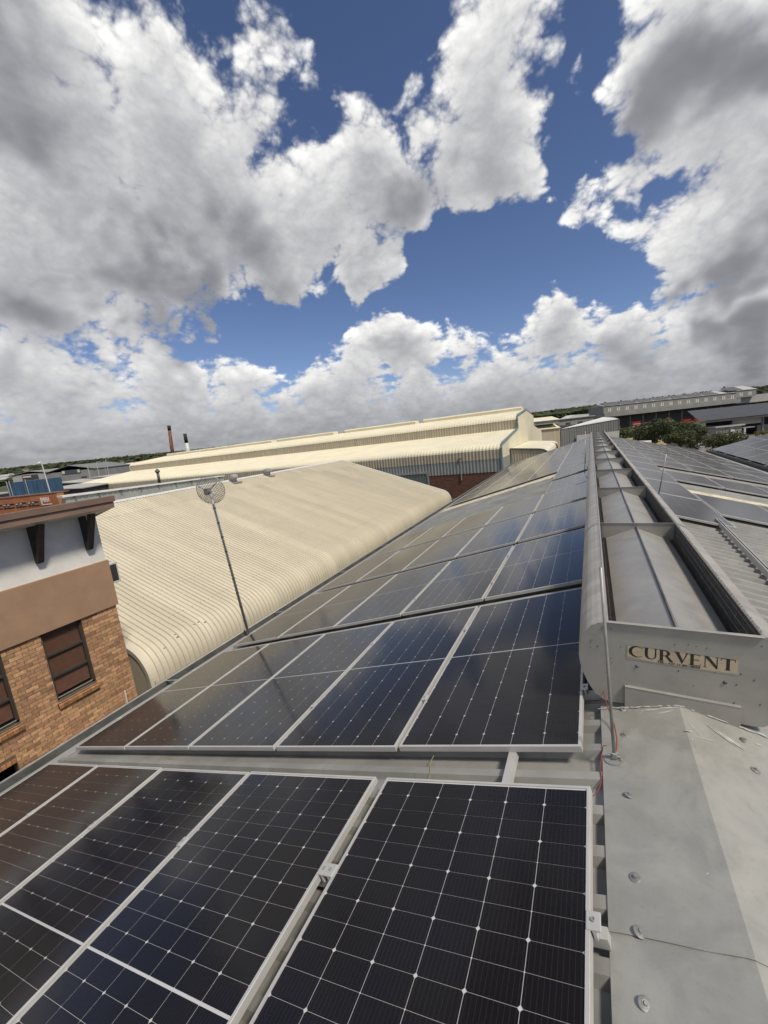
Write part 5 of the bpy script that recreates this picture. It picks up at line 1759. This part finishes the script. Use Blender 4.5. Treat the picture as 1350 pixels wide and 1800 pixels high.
sb = MB().box((-3.5, -.2, 6.3), (4.6, -.05, 7.9)).obj('banner', M['haze_blue'], a_)
MB().box((-3.3, -.26, 6.5), (-2.2, -.2, 7.7)).box((3.4, -.26, 6.5), (4.4, -.2, 7.7)).obj('banner_end', M['white_trim'], sb)
shed(-118, 215, 34, 12, 5.6, 'long dark low shed left of the chimneys', 'wall_dark', 'wall_grey', .8, doors=4)
shed(-84, 120, 22, 12, 4.6, 'dark open shed behind the cream hall end', 'wall_dark', 'wall_pale', .5, doors=3)
shed(-92, 150, 26, 10, 4.2, 'low grey shed beside a yard of machines', 'shed_grey', 'wall_pale', .6, doors=3)
shed(-163, 250, 5.5, 14, 6.9, 'left of two small white gabled sheds', 'wall_grey', 'white_trim', 1.4, doors=1)
shed(-156, 250, 5.5, 14, 6.7, 'right of two small white gabled sheds', 'wall_grey', 'white_trim', 1.4, doors=1)
shed(-75, 96, 12, 8, 4.8, 'small grey shed near the blue container', 'shed_grey', 'wall_pale', .5, doors=2)
shed(-61, 74, 15, 9, 4.6, 'long pale-roofed shed right of the blue container', 'wall_dark', 'wall_pale', .4, doors=3)
shed(-80, 64, 30, 9, 5.2, 'long grey shed left behind the blue container', 'shed_grey', 'wall_pale', .4, doors=3)
tree(-128, 205, 8.5, 4, 'dark tree left of the cream hall end', n=900, seed=31, size=.5)
tree(-146, 170, 6.0, 2.6, 'dark round tree between two left sheds', n=700, seed=32, size=.4)
tree(-110, 190, 7.2, 3.5, 'dark tree beside the low sheds', n=800, seed=33, size=.45)
van(-92, 118, .2, 'white truck parked among the left sheds', 'truck', L=6, H=2.4, truck=True)
for q, (lat, D, h_) in enumerate(((-88, 130, 9.5), (-98, 150, 10.5), (-112, 170, 10), (-70, 100, 8.5))):
    t = far_thing('light_pole', 'thin street light pole among the left sheds, %s from the right' % ORD[(1, 2, 3, 0)[q]], 'light pole', lat, D)
    MB().tube([(0, 0, 0), (0, 0, h_)], .09, 6).obj('pole', M['wall_pale'], t)
    MB().tube([(0, 0, h_), (1.4, 0, h_ + .15)], .06, 6).obj('arm', M['wall_pale'], t)
# two tall chimneys
t = far_thing('chimney', 'tall rusty brown factory chimney leaning on the left skyline', 'chimney', -206.5, 420, 'factory chimneys on the skyline')
MB().tube([(0, 0, 0), (.4, 0, 20), (1.75, 0, 40.6)], [1.75, 1.65, 1.5], 14).obj('stack', M['chimney_rust'], t, smooth=True)
MB().tube([(1.45, 0, 36), (1.76, 0, 40.8)], 1.62, 14).obj('crown', M['chimney_black'], t, smooth=True)
t = far_thing('chimney', 'shorter white chimney with black top right of the rusty one', 'chimney', -190.6, 420, 'factory chimneys on the skyline')
MB().tube([(0, 0, 0), (0, 0, 23)], [1.8, 1.7], 14).obj('stack', M['white_trim'], t, smooth=True)
MB().tube([(0, 0, 22), (0, 0, 31.3)], [1.72, 1.6], 14).obj('crown', M['chimney_black'], t, smooth=True)

# ------------------------------------------------------------------ hills and the wooded suburb
def hill_strip(name, D0, D1, zfun, lat0, lat1, n_, mat):
    rows_ = []
    for k_ in range(7):
        f_ = k_ / 6
        D = D0 + (D1 - D0) * f_
        rows_.append([FW((lat0 + (lat1 - lat0) * i / n_) * D / D1, D, GROUND - 2 + (zfun(i / n_) + 2) * math.sin(f_ * math.pi / 2)) for i in range(n_ + 1)])
    return tag(MB().grid(rows_).obj(name, M[mat], smooth=True), kind='structure')
hz = random.Random(5)
ph = [hz.uniform(0, 6.28) for _ in range(8)]
def z_left(f_):
    return 38 + 7 * math.sin(f_ * 5 + ph[0]) + 4 * math.sin(f_ * 13 + ph[1]) + 2 * math.sin(f_ * 31 + ph[2])
hill_strip('hills', 900, 2600, lambda f_: z_left(f_) * 1.2, -5200, 5200, 120, 'hill')
hill_strip('far_hills', 4200, 7000, lambda f_: 30 + 190 * math.exp(-((f_ - .76) / .07) ** 2) + 8 * math.sin(f_ * 23), -12000, 14000, 90, 'haze_blue')
wd = random.Random(15)
def wood(name, label, n_, lat_f, D_f, zf, s0, s1):
    m_ = MB()
    for _ in range(n_):
        D = D_f()
        lat = lat_f(D)
        r_ = wd.uniform(s0, s1)
        c_ = Vector(FW(lat, D, zf(lat, D)))
        # rough many-sided clump
        V = []
        for (a_, b_) in ((0, 0), (0, 1), (1, 1), (2, 1), (3, 1), (4, 1), (0, 2), (1, 2), (2, 2), (3, 2), (4, 2), (0, 3)):
            th_ = a_ * 1.2566 + (b_ % 2) * .6
            ph_ = {0: -1.57, 1: -.3, 2: .55, 3: 1.57}[b_]
            q_ = r_ * wd.uniform(.7, 1.3)
            V.append(c_ + Vector((math.cos(th_) * math.cos(ph_) * q_ * 1.15, math.sin(th_) * math.cos(ph_) * q_ * 1.15, math.sin(ph_) * q_ * .8)))
        F = [(0, 1 + (k_ + 1) % 5, 1 + k_) for k_ in range(5)] + [(1 + k_, 1 + (k_ + 1) % 5, 6 + k_) for k_ in range(5)] + [(1 + (k_ + 1) % 5, 6 + (k_ + 1) % 5, 6 + k_) for k_ in range(5)] + [(6 + k_, 6 + (k_ + 1) % 5, 11) for k_ in range(5)]
        m_.add(V, F)
    o_ = m_.obj(name, M['leaf'])
    return tag(o_, label, 'woodland', kind='stuff')
def hill_z(lat, D):
    f_ = min(max((D - 900) / 1700, 0), 1)
    g_ = (lat * 2600 / D + 5200) / 10400
    return GROUND - 2 + (z_left(g_) * 1.2 + 2) * math.sin(f_ * math.pi / 2)
wood('hill_trees', 'dark woodland on the far hills', 3600, lambda D: wd.uniform(-1.5, 1.35) * D, lambda: wd.uniform(900, 2600), lambda l, D: hill_z(l, D) + 1.5, 5, 11)
wood('crest_trees', 'dark trees along the crest of the far hills', 1300, lambda D: wd.uniform(-1.5, 1.35) * D, lambda: wd.uniform(2480, 2640), lambda l, D: hill_z(l, min(D, 2600)) + 3, 5, 12)
wood('suburb_trees', 'dark trees of the suburb before the hills', 2600, lambda D: wd.uniform(-1.4, 1.2) * D, lambda: wd.uniform(330, 950), lambda l, D: GROUND + 2.2, 2.6, 5.2)
wood('skyline_trees', 'dark trees on the skyline behind the long grey hall', 320, lambda D: D * wd.uniform(.33, .60), lambda: wd.uniform(290, 420), lambda l, D: GROUND + 8.5 + (l / D - .33) * 8, 2.4, 5.0)
for q in range(46):
    D = wd.uniform(330, 1400)
    lat = -D * wd.uniform(.42, 1.05)
    w_, d_, h_ = wd.uniform(7, 16), wd.uniform(6, 10), wd.uniform(3.5, 7)
    zz = hill_z(lat, D) if D > 950 else GROUND + 1.5
    t = thing('house', '%s far house among dark trees below the left skyline' % ('tiny' if D > 900 else 'small'), 'house', FW(lat, D, zz), (0, 0, YAW + wd.uniform(-.4, .4)), 'far houses below the left skyline')
    MB().box((-w_ / 2, -d_ / 2, -2), (w_ / 2, d_ / 2, h_)).obj('wall', M['house_wall'] if q % 3 else M['white_trim'], t)
    MB().prism([(-d_ / 2 - .5, h_), (0, h_ + 2.2), (d_ / 2 + .5, h_)], 0, -w_ / 2 - .4, w_ / 2 + .4).obj('roof', M['house_roof'] if q % 4 else M['wall_pale'], t)

scene.cycles.use_denoising = True
scene.cycles.denoiser = 'OPENIMAGEDENOISE'
scene.cycles.max_bounces = 8
scene.cycles.transparent_max_bounces = 12
scene.cycles.caustics_reflective = False
scene.cycles.caustics_refractive = False
